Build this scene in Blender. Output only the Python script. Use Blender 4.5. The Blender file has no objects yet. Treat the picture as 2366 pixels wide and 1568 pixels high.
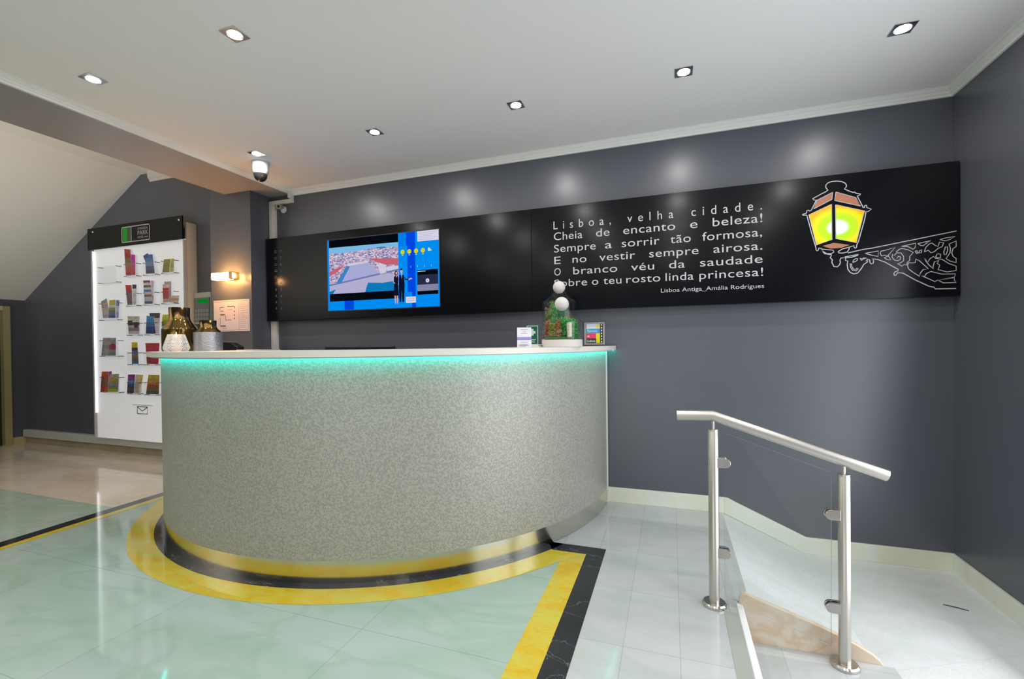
import bpy, bmesh, math, random
from mathutils import Vector, Matrix
random.seed(7)
scn = bpy.context.scene
COL = scn.collection
# ---------------------------------------------------------------- camera
cam_data = bpy.data.cameras.new('camera')
cam = bpy.data.objects.new('camera', cam_data)
COL.objects.link(cam)
cam_data.sensor_width = 36.0
cam_data.lens = 1053.21 / 2366 * 36.0
cam_data.shift_y = 19.63 / 2366
cam_data.clip_start = 0.02
yaw, pitch, roll = -0.33585665, -0.009015744, -0.011972196
fwd = Vector((math.sin(yaw) * math.cos(pitch), math.cos(yaw) * math.cos(pitch), math.sin(pitch)))
rt = Vector((math.cos(yaw), -math.sin(yaw), 0))
up = rt.cross(fwd)
r2 = rt * math.cos(roll) + up * math.sin(roll)
u2 = -rt * math.sin(roll) + up * math.cos(roll)
cam.matrix_world = Matrix(((r2.x, u2.x, -fwd.x, 0), (r2.y, u2.y, -fwd.y, 0), (r2.z, u2.z, -fwd.z, 1.16), (0, 0, 0, 1)))
scn.camera = cam
# ---------------------------------------------------------------- world, exposure
scn.view_settings.view_transform = 'Standard'
scn.view_settings.look = 'None'
scn.view_settings.exposure = 0.0
scn.view_settings.gamma = 1.0
scn.view_settings.use_curve_mapping = False
scn.cycles.use_denoising = True
scn.cycles.max_bounces = 8
scn.cycles.diffuse_bounces = 5
scn.cycles.glossy_bounces = 4
scn.cycles.transparent_max_bounces = 12
scn.cycles.caustics_reflective = False
scn.cycles.caustics_refractive = False
scn.cycles.sample_clamp_indirect = 6.0
world = bpy.data.worlds.new('world')
scn.world = world
world.use_nodes = True
world.node_tree.nodes['Background'].inputs[0].default_value = (0.85, 0.93, 1.0, 1)
world.node_tree.nodes['Background'].inputs[1].default_value = 1.2

SPOT_W = 4.6          # every downlight in the lobby
def area(name, loc, target, sx, sy, watts, color):
    d = bpy.data.lights.new(name, 'AREA')
    d.shape = 'RECTANGLE'; d.size = sx; d.size_y = sy; d.energy = watts; d.color = color
    o = bpy.data.objects.new(name, d); COL.objects.link(o)
    o.location = loc
    o.rotation_euler = (Vector(target) - Vector(loc)).to_track_quat('-Z', 'Y').to_euler()
    return o
# daylight falling in through the glazed street entrance in the right wall, beside the steps
ed = area('entrance_daylight', (1.56, 1.70, 0.90), (-1.0, 1.45, 1.25), 1.9, 1.9, 38, (0.92, 0.94, 1.0))
# added fill light behind the viewer, aimed up to brighten the ceiling
area('ceiling_fill', (-1.2, -4.4, 0.5), (-0.8, -1.0, 2.7), 4.0, 0.9, 40, (1.0, 0.98, 0.97))
# unseen area light added low on the left to lift the stair soffit
sd_ = area('soffit_fill', (-5.6, -2.6, 0.6), (-6.3, -0.4, 2.6), 2.4, 1.0, 58, (1.0, 0.94, 0.89))
sd_.data.spread = math.radians(75)

# ---------------------------------------------------------------- helpers
def lin(c):
    c /= 255.0
    return c / 12.92 if c <= 0.04045 else ((c + 0.055) / 1.055) ** 2.4
def S(r, g, b): return (lin(r), lin(g), lin(b), 1.0)

MATS = {}
def pm(name, col, rough=0.5, metal=0.0, spec=0.5, emit=None, estr=0.0, alpha=1.0):
    if name in MATS: return MATS[name]
    m = bpy.data.materials.new(name); m.use_nodes = True
    b = m.node_tree.nodes['Principled BSDF']
    b.inputs['Base Color'].default_value = col
    b.inputs['Roughness'].default_value = rough
    b.inputs['Metallic'].default_value = metal
    b.inputs['Specular IOR Level'].default_value = spec
    if emit:
        b.inputs['Emission Color'].default_value = emit
        b.inputs['Emission Strength'].default_value = estr
    MATS[name] = m
    return m
def em(name, col, s=1.0):
    if name in MATS: return MATS[name]
    m = bpy.data.materials.new(name); m.use_nodes = True
    nt = m.node_tree; nt.nodes.clear()
    e = nt.nodes.new('ShaderNodeEmission'); o = nt.nodes.new('ShaderNodeOutputMaterial')
    e.inputs[0].default_value = col; e.inputs[1].default_value = s
    nt.links.new(e.outputs[0], o.inputs[0]); MATS[name] = m
    return m
def N(nt, t, **kw):
    n = nt.nodes.new(t)
    for k, v in kw.items():
        if k.startswith('i_'): n.inputs[k[2:].replace('_', ' ')].default_value = v
        else: setattr(n, k, v)
    return n
def mixc(nt, fac, a, b, blend='MIX'):
    n = nt.nodes.new('ShaderNodeMix'); n.data_type = 'RGBA'; n.blend_type = blend
    for inp, v in ((n.inputs[0], fac), (n.inputs[6], a), (n.inputs[7], b)):
        if hasattr(v, 'is_linked') or isinstance(v, bpy.types.NodeSocket): nt.links.new(v, inp)
        else: inp.default_value = v
    return n.outputs[2]
def ramp(nt, sock, p0, p1):
    r = nt.nodes.new('ShaderNodeMapRange'); r.inputs[1].default_value = p0; r.inputs[2].default_value = p1
    nt.links.new(sock, r.inputs[0]); return r.outputs[0]
def marble(name, ca, cb, vein, rough=0.09, tile=None, off=(0, 0), joint=(0.45, 0.5, 0.45, 1), scale=1.0, veinamt=0.5, spec=0.5, grain=0.0, vw=0.06):
    m = bpy.data.materials.new(name); m.use_nodes = True
    nt = m.node_tree; b = nt.nodes['Principled BSDF']
    tc = nt.nodes.new('ShaderNodeTexCoord')
    mp = N(nt, 'ShaderNodeMapping'); nt.links.new(tc.outputs['Object'], mp.inputs[0])
    mp.inputs['Rotation'].default_value = (0, 0, 0.6); mp.inputs['Scale'].default_value = (1.0 * scale, 2.2 * scale, 1.0 * scale)
    n1 = N(nt, 'ShaderNodeTexNoise', i_Scale=0.9, i_Detail=4.0, i_Distortion=1.2); nt.links.new(mp.outputs[0], n1.inputs['Vector'])
    c = mixc(nt, ramp(nt, n1.outputs[0], 0.35, 0.65), ca, cb)
    n2 = N(nt, 'ShaderNodeTexNoise', i_Scale=1.6, i_Detail=7.0, i_Distortion=0.9); nt.links.new(mp.outputs[0], n2.inputs['Vector'])
    ab = N(nt, 'ShaderNodeMath', operation='SUBTRACT'); ab.inputs[1].default_value = 0.5; nt.links.new(n2.outputs[0], ab.inputs[0])
    a2 = N(nt, 'ShaderNodeMath', operation='ABSOLUTE'); nt.links.new(ab.outputs[0], a2.inputs[0])
    v = ramp(nt, a2.outputs[0], vw, 0.0)
    vm = N(nt, 'ShaderNodeMath', operation='MULTIPLY'); vm.inputs[1].default_value = veinamt; nt.links.new(v, vm.inputs[0])
    c = mixc(nt, vm.outputs[0], c, vein)
    if grain:
        n3 = N(nt, 'ShaderNodeTexNoise', i_Scale=220.0, i_Detail=2.0); nt.links.new(tc.outputs['Object'], n3.inputs['Vector'])
        g = N(nt, 'ShaderNodeMath', operation='MULTIPLY'); g.inputs[1].default_value = grain
        nt.links.new(ramp(nt, n3.outputs[0], 0.4, 0.7), g.inputs[0])
        c = mixc(nt, g.outputs[0], c, (0.35, 0.36, 0.33, 1))
    if tile:
        m2 = N(nt, 'ShaderNodeMapping'); nt.links.new(tc.outputs['Object'], m2.inputs[0])
        m2.inputs['Location'].default_value = (-off[0], -off[1], 0)
        br = N(nt, 'ShaderNodeTexBrick', offset=0.0, i_Scale=1.0)
        br.inputs['Mortar Size'].default_value = 0.0022; br.inputs['Mortar Smooth'].default_value = 0.2
        br.inputs['Brick Width'].default_value = tile[0]; br.inputs['Row Height'].default_value = tile[1]
        br.inputs['Color1'].default_value = (0.93, 0.93, 0.93, 1); br.inputs['Color2'].default_value = (1, 1, 1, 1)
        br.inputs['Mortar'].default_value = joint
        nt.links.new(m2.outputs[0], br.inputs['Vector'])
        c = mixc(nt, 1.0, c, br.outputs['Color'], 'MULTIPLY')
    nt.links.new(c, b.inputs['Base Color'])
    b.inputs['Roughness'].default_value = rough; b.inputs['Specular IOR Level'].default_value = spec
    MATS[name] = m
    return m
def bumped(m, scale, strength, dist=0.002, kind='noise', stretch=(1, 1, 1)):
    nt = m.node_tree; b = nt.nodes['Principled BSDF']
    tc = nt.nodes.new('ShaderNodeTexCoord'); mp = N(nt, 'ShaderNodeMapping'); mp.inputs['Scale'].default_value = stretch
    nt.links.new(tc.outputs['Object'], mp.inputs[0])
    if kind == 'noise':
        t = N(nt, 'ShaderNodeTexNoise', i_Scale=scale, i_Detail=2.0)
    else:
        t = N(nt, 'ShaderNodeTexVoronoi', i_Scale=scale)
    nt.links.new(mp.outputs[0], t.inputs['Vector'])
    bp = N(nt, 'ShaderNodeBump'); bp.inputs['Strength'].default_value = strength; bp.inputs['Distance'].default_value = dist
    nt.links.new(t.outputs[0], bp.inputs['Height']); nt.links.new(bp.outputs[0], b.inputs['Normal'])
    return t
def thin_glass(name, tint=(1, 1, 1, 1), ior=1.35, rough=0.02):
    if name in MATS: return MATS[name]
    m = bpy.data.materials.new(name); m.use_nodes = True
    nt = m.node_tree; nt.nodes.clear()
    lw = N(nt, 'ShaderNodeLayerWeight'); lw.inputs['Blend'].default_value = 0.5
    pw = N(nt, 'ShaderNodeMath', operation='POWER'); pw.inputs[1].default_value = 4.0; nt.links.new(lw.outputs['Facing'], pw.inputs[0])
    f = N(nt, 'ShaderNodeMath', operation='MULTIPLY_ADD'); f.inputs[1].default_value = 0.8; f.inputs[2].default_value = ((ior - 1) / (ior + 1)) ** 2; nt.links.new(pw.outputs[0], f.inputs[0])
    t = N(nt, 'ShaderNodeBsdfTransparent'); t.inputs[0].default_value = tint
    g = N(nt, 'ShaderNodeBsdfGlossy'); g.inputs['Roughness'].default_value = rough
    x = N(nt, 'ShaderNodeMixShader'); o = N(nt, 'ShaderNodeOutputMaterial')
    nt.links.new(f.outputs[0], x.inputs[0]); nt.links.new(t.outputs[0], x.inputs[1]); nt.links.new(g.outputs[0], x.inputs[2])
    nt.links.new(x.outputs[0], o.inputs[0]); MATS[name] = m
    return m

class MB:
    """collects faces; build() links them as ONE mesh object"""
    def __init__(s): s.v = []; s.f = []; s.mi = []; s.sm = []
    def add(s, verts, faces, mi=0, smooth=False):
        o = len(s.v); s.v += [tuple(p) for p in verts]
        for f in faces: s.f.append([i + o for i in f]); s.mi.append(mi); s.sm.append(smooth)
        return s
    def box(s, x0, x1, y0, y1, z0, z1, mi=0):
        return s.add([(x0, y0, z0), (x1, y0, z0), (x1, y1, z0), (x0, y1, z0), (x0, y0, z1), (x1, y0, z1), (x1, y1, z1), (x0, y1, z1)],
                     [(0, 3, 2, 1), (4, 5, 6, 7), (0, 1, 5, 4), (1, 2, 6, 5), (2, 3, 7, 6), (3, 0, 4, 7)], mi)
    def prism(s, poly, a, b, axis='y', mi=0, mi_side=None):
        """poly in the two other axes, extruded from a to b along axis"""
        def P(u, w, t): return {'x': (t, u, w), 'y': (u, t, w), 'z': (u, w, t)}[axis]
        n = len(poly); vs = [P(u, w, a) for u, w in poly] + [P(u, w, b) for u, w in poly]
        s.add(vs, [tuple(range(n)), tuple(range(2 * n - 1, n - 1, -1))], mi)
        o = len(s.v) - 2 * n
        for i in range(n):
            j = (i + 1) % n
            s.f.append([o + i, o + j, o + n + j, o + n + i]); s.mi.append(mi if mi_side is None else mi_side); s.sm.append(False)
        return s
    def quadxz(s, pts, y, mi=0): return s.add([(p[0], y, p[1]) for p in pts], [tuple(range(len(pts)))], mi)
    def rect(s, x0, x1, z0, z1, y, mi=0): return s.quadxz([(x0, z0), (x1, z0), (x1, z1), (x0, z1)], y, mi)
    def lathe(s, prof, c=(0, 0, 0), n=32, mi=0, smooth=True, close=False):
        vs = []
        for r, z in prof:
            for k in range(n):
                a = 2 * math.pi * k / n; vs.append((c[0] + r * math.cos(a), c[1] + r * math.sin(a), c[2] + z))
        fs = []
        for i in range(len(prof) - 1):
            for k in range(n):
                j = (k + 1) % n; fs.append((i * n + k, i * n + j, (i + 1) * n + j, (i + 1) * n + k))
        if close:
            fs.append(tuple(range(n - 1, -1, -1))); fs.append(tuple((len(prof) - 1) * n + k for k in range(n)))
        return s.add(vs, fs, mi, smooth)
    def ball(s, c, r, n=20, mi=0, sz=1.0):
        prof = [(max(1e-5, r * math.sin(math.pi * i / n)), -r * sz * math.cos(math.pi * i / n)) for i in range(n + 1)]
        return s.lathe(prof, c, n, mi, True)
    def tube(s, pts, r, n=16, mi=0, smooth=True, cap=True):
        pts = [Vector(p) for p in pts]; rings = []
        for i, p in enumerate(pts):
            d = (pts[min(i + 1, len(pts) - 1)] - pts[max(i - 1, 0)]).normalized()
            u = d.orthogonal().normalized() if abs(d.z) > .95 else d.cross(Vector((0, 0, 1))).normalized()
            w = d.cross(u).normalized(); sc = 1.0
            if 0 < i < len(pts) - 1:
                c = (pts[i + 1] - p).normalized().dot((p - pts[i - 1]).normalized()); sc = 1 / max(0.5, math.sqrt((1 + c) / 2))
            ring = []
            for k in range(n):
                a = 2 * math.pi * k / n
                ring.append(p + u * r * math.cos(a) + w * r * math.sin(a) * (sc if abs(w.z) > .3 else 1))
            rings.append(ring)
        vs = [q for ring in rings for q in ring]; fs = []
        for i in range(len(rings) - 1):
            for k in range(n):
                j = (k + 1) % n; fs.append((i * n + k, i * n + j, (i + 1) * n + j, (i + 1) * n + k))
        s.add(vs, fs, mi, smooth)
        if cap:
            o = len(s.v) - len(vs); s.f.append([o + k for k in range(n - 1, -1, -1)]); s.mi.append(mi); s.sm.append(False)
            s.f.append([o + len(vs) - n + k for k in range(n)]); s.mi.append(mi); s.sm.append(False)
        return s
    def stroke(s, pts, w, y, th=0.0012, mi=0):
        """flat raised line in the x-z plane"""
        n = len(pts); L = []; R = []
        for i in range(n):
            a = Vector(pts[max(i - 1, 0)]); b = Vector(pts[min(i + 1, n - 1)]); d = b - a
            if d.length < 1e-6: d = Vector((1, 0))
            d.normalize(); q = Vector((-d.y, d.x)) * w / 2; p = Vector(pts[i])
            L.append(p + q); R.append(p - q)
        vs = []
        for l, r in zip(L, R): vs += [(l.x, y, l.y), (r.x, y, r.y), (l.x, y - th, l.y), (r.x, y - th, r.y)]
        fs = []
        for i in range(n - 1):
            a, b = 4 * i, 4 * (i + 1)
            fs += [(a + 2, a + 3, b + 3, b + 2), (a, a + 2, b + 2, b), (a + 3, a + 1, b + 1, b + 3)]
        return s.add(vs, fs, mi)
    def ring(s, C, r0, r1, z0, z1, a0, a1, n=96, mi=0, smooth=True):
        vs = []
        for k in range(n + 1):
            a = a0 + (a1 - a0) * k / n; c_, s_ = math.cos(a), math.sin(a)
            for r, z in ((r0, z0), (r1, z0), (r1, z1), (r0, z1)): vs.append((C[0] + r * c_, C[1] + r * s_, z))
        o = len(s.v); s.v += vs
        for k in range(n):
            a, b = 4 * k, 4 * (k + 1)
            for f, sm in (((a, b, b + 1, a + 1), 0), ((a + 1, b + 1, b + 2, a + 2), smooth), ((a + 2, b + 2, b + 3, a + 3), 0), ((a + 3, b + 3, b, a), smooth)):
                s.f.append([o + i for i in f]); s.mi.append(mi); s.sm.append(bool(sm))
        for f in ((0, 1, 2, 3), (4 * n + 3, 4 * n + 2, 4 * n + 1, 4 * n)):
            s.f.append([o + i for i in f]); s.mi.append(mi); s.sm.append(False)
        return s
    def build(s, name, mats, parent=None, origin=(0, 0, 0), bevel=0.0, recalc=True):
        me = bpy.data.meshes.new(name)
        o = Vector(origin)
        me.from_pydata([tuple(Vector(p) - o) for p in s.v], [], s.f)
        for m in (mats if isinstance(mats, (list, tuple)) else [mats]): me.materials.append(m)
        for p, mi, sm in zip(me.polygons, s.mi, s.sm): p.material_index = mi; p.use_smooth = sm
        if recalc:
            bm = bmesh.new(); bm.from_mesh(me); bmesh.ops.recalc_face_normals(bm, faces=bm.faces)
            for e in bm.edges:
                if len(e.link_faces) == 2 and e.calc_face_angle(0) > 0.7: e.smooth = False
            bm.to_mesh(me); bm.free()
        ob = bpy.data.objects.new(name, me); COL.objects.link(ob)
        if parent: ob.parent = parent
        else: ob.location = o
        if bevel:
            bv = ob.modifiers.new('bevel', 'BEVEL'); bv.width = bevel; bv.segments = 2; bv.limit_method = 'ANGLE'; bv.angle_limit = math.radians(50)
        return ob
def tag(o, label, cat=None, group=None, kind=None):
    o['label'] = label
    if cat: o['category'] = cat
    if group: o['group'] = group
    if kind: o['kind'] = kind
    return o
def thing(name, label, cat, loc=(0, 0, 0), rz=0.0, group=None):
    o = bpy.data.objects.new(name, None); COL.objects.link(o)
    o.location = loc; o.rotation_euler = (0, 0, rz); o.empty_display_size = 0.05
    return tag(o, label, cat, group)
def struct(ob, label, cat): return tag(ob, label, cat, None, 'structure')
def text_mesh(body, spacing=1.0):
    c = bpy.data.curves.new('t', 'FONT'); c.body = body; c.size = 1.0; c.space_character = spacing; c.resolution_u = 4
    o = bpy.data.objects.new('t', c); COL.objects.link(o)
    dg = bpy.context.evaluated_depsgraph_get(); dg.update()
    me = bpy.data.meshes.new_from_object(o.evaluated_get(dg))
    vs = [v.co.copy() for v in me.vertices]; fs = [list(p.vertices) for p in me.polygons]
    bpy.data.objects.remove(o); bpy.data.curves.remove(c); bpy.data.meshes.remove(me)
    return vs, fs
CAPH = None
def add_text(mb, body, x0, x1, zbase, cap, y, mi=0, spacing=1.0):
    """flat lettering in the x-z plane, fitted between x0 and x1"""
    global CAPH
    if CAPH is None: CAPH = max(v.y for v in text_mesh('L')[0])
    vs, fs = text_mesh(body, spacing)
    a = min(v.x for v in vs); b = max(v.x for v in vs)
    k = cap / CAPH; sx = (x1 - x0) / (b - a)
    mb.add([(x0 + (v.x - a) * sx, y, zbase + v.y * k) for v in vs], fs, mi)
def copy_tree_root(o):
    return copy_tree(o)
def copy_tree(o, parent=None):
    c = o.copy(); COL.objects.link(c)
    if parent: c.parent = parent
    for ch in list(o.children): copy_tree(ch, c)
    return c
ART={
'outline':[(0.9672, 2.1308), (0.9397, 2.1322), (0.9188, 2.1262), (0.9081, 2.1145), (0.9071, 2.1005), (0.9126, 2.089), (0.9186, 2.0818), (0.907, 2.0734), (0.8695, 2.0551), (0.8365, 2.0382), (0.8435, 2.0297), (0.8562, 2.0272), (0.8458, 2.0032), (0.829, 1.9667), (0.8195, 1.9634), (0.8134, 1.9706), (0.8053, 1.9671), (0.8052, 1.9539), (0.7804, 1.9455), (0.7837, 1.9419), (0.8052, 1.9396), (0.8098, 1.9194), (0.8307, 1.8241), (0.8529, 1.7345), (0.8537, 1.7191), (0.8608, 1.7131), (0.8669, 1.7197), (0.8679, 1.7306), (0.8843, 1.7265), (0.8912, 1.7042), (0.9004, 1.6926), (0.9352, 1.6834), (0.9328, 1.6738), (0.9273, 1.6678), (0.9351, 1.6574), (0.9397, 1.6517), (0.9364, 1.6383), (0.9418, 1.6244), (0.9473, 1.6105), (0.9648, 1.6077), (0.9763, 1.6194), (0.9819, 1.6352), (0.9787, 1.6462), (0.9833, 1.6593), (1.0016, 1.6634)],
'outline2':[(0.9672, 2.1308), (0.9901, 2.1246), (1.0082, 2.1127), (1.0145, 2.099), (1.0126, 2.0875), (1.0035, 2.0789), (1.0261, 2.0633), (1.0508, 2.0507), (1.054, 2.0546), (1.062, 2.0456), (1.087, 2.0368), (1.082, 2.031), (1.0686, 2.0273), (1.0753, 2.0121), (1.0995, 1.9536), (1.1053, 1.954), (1.1062, 1.9656), (1.1129, 1.968), (1.1173, 1.9612), (1.1164, 1.9528), (1.1392, 1.9408), (1.1216, 1.9274), (1.1132, 1.9309), (1.1059, 1.884), (1.0742, 1.754), (1.0651, 1.7334), (1.0642, 1.7201), (1.0583, 1.7137), (1.0516, 1.7185), (1.0516, 1.7292), (1.0291, 1.7246), (1.0245, 1.7073), (1.0163, 1.6945), (0.9926, 1.6893), (0.9721, 1.6925), (0.9698, 1.7008), (0.9927, 1.7152), (1.0291, 1.723)],
'eyeL':[(0.8796, 1.7242), (0.9168, 1.7158), (0.9446, 1.7109), (0.9477, 1.6998), (0.9376, 1.6925), (0.9098, 1.693), (0.8958, 1.7038), (0.8842, 1.7184)],
'roofL':[(0.943, 2.0653), (0.86, 2.0262), (0.8409, 1.9737), (0.9391, 2.0225), (0.943, 2.0653)],
'roofR':[(0.96, 2.0649), (1.061, 2.0191), (1.0876, 1.9645), (0.9529, 2.0139), (0.96, 2.0649)],
'paneL':[(0.9367, 1.993), (0.8161, 1.9407), (0.8562, 1.7496), (0.938, 1.7764), (0.9367, 1.993)],
'paneR':[(0.9574, 1.988), (1.1052, 1.9344), (1.0629, 1.7469), (0.9587, 1.78), (0.9574, 1.988)],
'arm':[(1.0199, 1.6888), (1.0962, 1.7032), (1.1449, 1.7083), (1.5427, 1.7734)],
'armb':[(0.9925, 1.6586), (1.0062, 1.6657), (1.0738, 1.6751), (1.0693, 1.669), (1.0378, 1.6607), (1.0061, 1.6587), (1.0083, 1.644), (1.0196, 1.6379), (1.0159, 1.6193), (1.0194, 1.5896), (1.0307, 1.5701), (1.0486, 1.5593), (1.0689, 1.5634), (1.0869, 1.5878), (1.1003, 1.6135), (1.1203, 1.6281), (1.1181, 1.6346), (1.1093, 1.6299), (1.1204, 1.6429), (1.1292, 1.6391), (1.1313, 1.622), (1.1379, 1.6136), (1.1467, 1.6167), (1.1499, 1.6313), (1.1424, 1.6435), (1.1709, 1.6377), (1.2057, 1.6194), (1.27, 1.5717), (1.2678, 1.563), (1.255, 1.5601), (1.2485, 1.5485), (1.2519, 1.5363), (1.2592, 1.539), (1.2656, 1.5527), (1.2912, 1.5495), (1.3542, 1.5033), (1.4163, 1.4649), (1.4389, 1.4586), (1.445, 1.4481), (1.5399, 1.4458)],
'c1':[(1.0309, 1.6237), (1.033, 1.5994), (1.0442, 1.5799), (1.0622, 1.5772), (1.0721, 1.5888), (1.0645, 1.5936), (1.0609, 1.5853), (1.0488, 1.5876), (1.0398, 1.6043), (1.0368, 1.6233)],
'c2':[(1.0444, 1.6281), (1.049, 1.6438), (1.0603, 1.651), (1.0692, 1.6504), (1.067, 1.6399), (1.0557, 1.6326), (1.0444, 1.6281)],
'c3':[(1.0804, 1.6522), (1.0893, 1.6383), (1.0982, 1.6456), (1.116, 1.6507), (1.1005, 1.6534), (1.0916, 1.6471), (1.0804, 1.6522)],
'd1':[(1.1073, 1.6795), (1.1733, 1.6886), (1.171, 1.6561), (1.1359, 1.6667), (1.1073, 1.6795)],
'd2':[(1.182, 1.6738), (1.1864, 1.6866), (1.2016, 1.688), (1.2555, 1.7031), (1.2188, 1.6552), (1.2037, 1.66), (1.1884, 1.6575), (1.182, 1.6738)],
'd3':[(1.2014, 1.646), (1.2231, 1.6549), (1.2338, 1.6305), (1.2144, 1.6346), (1.2014, 1.646)],
'sp':[(1.2638, 1.6388), (1.2703, 1.6488), (1.2809, 1.6454), (1.2808, 1.6324), (1.268, 1.6229), (1.2509, 1.6293), (1.2403, 1.6458), (1.2425, 1.6639), (1.251, 1.6554), (1.2618, 1.6702), (1.2831, 1.6686), (1.2958, 1.6469), (1.2957, 1.6209), (1.2786, 1.6091), (1.2658, 1.6074), (1.2871, 1.5903), (1.2998, 1.5998), (1.3083, 1.5941), (1.3147, 1.6118), (1.3252, 1.6214), (1.3253, 1.6447), (1.3422, 1.6666), (1.317, 1.6841), (1.2874, 1.6943), (1.2747, 1.6901), (1.2597, 1.6756)],
'e1':[(1.2832, 1.706), (1.3549, 1.7198), (1.3506, 1.6943), (1.3422, 1.6847), (1.3171, 1.7022), (1.2832, 1.706)],
'e2':[(1.3632, 1.7165), (1.4253, 1.7282), (1.4047, 1.7156), (1.3881, 1.7016), (1.3757, 1.7052), (1.3632, 1.7165)],
'e3':[(1.3506, 1.6737), (1.3589, 1.6757), (1.3651, 1.6597), (1.3589, 1.6576), (1.3506, 1.6737)],
'e4':[(1.3714, 1.6747), (1.3818, 1.679), (1.3797, 1.6612), (1.3693, 1.662), (1.3714, 1.6747)],
'g1':[(1.3942, 1.6652), (1.4005, 1.6903), (1.417, 1.7094), (1.4294, 1.7145), (1.4416, 1.7023), (1.4579, 1.6908), (1.4641, 1.7157), (1.4843, 1.7114), (1.4762, 1.6893), (1.4579, 1.6806), (1.4415, 1.6641), (1.4251, 1.6577), (1.4128, 1.674), (1.3942, 1.6652)],
'g2':[(1.4661, 1.7308), (1.4945, 1.7384), (1.5366, 1.7423), (1.5106, 1.7269), (1.4904, 1.7211), (1.4661, 1.7308)],
'g3':[(1.4842, 1.6582), (1.4923, 1.688), (1.5004, 1.6873), (1.5024, 1.6669), (1.4942, 1.6422), (1.4862, 1.6429), (1.4842, 1.6582)],
'g4':[(1.5085, 1.7018), (1.5406, 1.7168), (1.5405, 1.6841), (1.5265, 1.6751), (1.5204, 1.6504), (1.5263, 1.6297), (1.5403, 1.6161), (1.5402, 1.5934), (1.5143, 1.6028), (1.4942, 1.6194), (1.5124, 1.651), (1.5144, 1.6761), (1.5085, 1.7018)],
'g5':[(1.4475, 1.6305), (1.4517, 1.648), (1.4578, 1.6501), (1.4692, 1.6467), (1.4691, 1.6264), (1.4475, 1.6305)],
'h1':[(1.3188, 1.5727), (1.3146, 1.5937), (1.321, 1.6088), (1.3336, 1.6053), (1.3504, 1.6067), (1.3546, 1.627), (1.3712, 1.6155), (1.4125, 1.5665), (1.3877, 1.563), (1.3752, 1.5432), (1.371, 1.5255), (1.3376, 1.5533), (1.3188, 1.5727)],
'h2':[(1.3962, 1.6291), (1.4085, 1.6026), (1.4209, 1.6248), (1.4373, 1.6363), (1.4455, 1.6255), (1.478, 1.6155), (1.5062, 1.5907), (1.5402, 1.5733), (1.5401, 1.5481), (1.498, 1.5432), (1.4575, 1.5585), (1.4657, 1.5834), (1.4535, 1.5944), (1.4617, 1.6116), (1.4413, 1.6054), (1.4351, 1.5804), (1.4371, 1.5649), (1.4167, 1.5867), (1.4003, 1.6135), (1.3962, 1.6291)],
'h3':[(1.3814, 1.5274), (1.3959, 1.524), (1.4021, 1.539), (1.4248, 1.5504), (1.4737, 1.532), (1.5381, 1.5291), (1.532, 1.5108), (1.4533, 1.4976), (1.443, 1.4905), (1.4164, 1.5074), (1.3814, 1.5274)],
'h4':[(1.4574, 1.4984), (1.532, 1.5082), (1.532, 1.4931), (1.5412, 1.48), (1.4817, 1.4807), (1.4574, 1.4984)],
}
VERSE=[
(2.0028,[('Lisboa,', -0.8147, -0.3963), ('velha', -0.283, 0.0221), ('cidade.', 0.1357, 0.5579)]),
(1.9218,[('Cheia', -0.8133, -0.6005), ('de', -0.5022, -0.4065), ('encanto', -0.3119, 0.0326), ('e', 0.1274, 0.1734), ('beleza!', 0.2666, 0.5592)]),
(1.8321,[('Sempre', -0.8128, -0.5053), ('a', -0.4391, -0.3909), ('sorrir', -0.3233, -0.0688), ('tão', 0.001, 0.1312), ('formosa,', 0.2025, 0.5569)]),
(1.746,[('E', -0.8122, -0.7634), ('no', -0.6754, -0.5726), ('vestir', -0.4806, -0.2318), ('sempre', -0.1384, 0.1784), ('airosa.', 0.2696, 0.5581)]),
(1.6618,[('O', -0.8132, -0.7643), ('branco', -0.671, -0.3554), ('véu', -0.2604, -0.106), ('da', -0.009, 0.0924), ('saudade', 0.1873, 0.5588)]),
(1.5778,[('Sobre', -0.8141, -0.5699), ('o', -0.5351, -0.4896), ('teu', -0.4532, -0.3272), ('rosto', -0.294, -0.0663), ('linda', -0.0323, 0.1465), ('princesa!', 0.1822, 0.5611)]),
]
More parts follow.
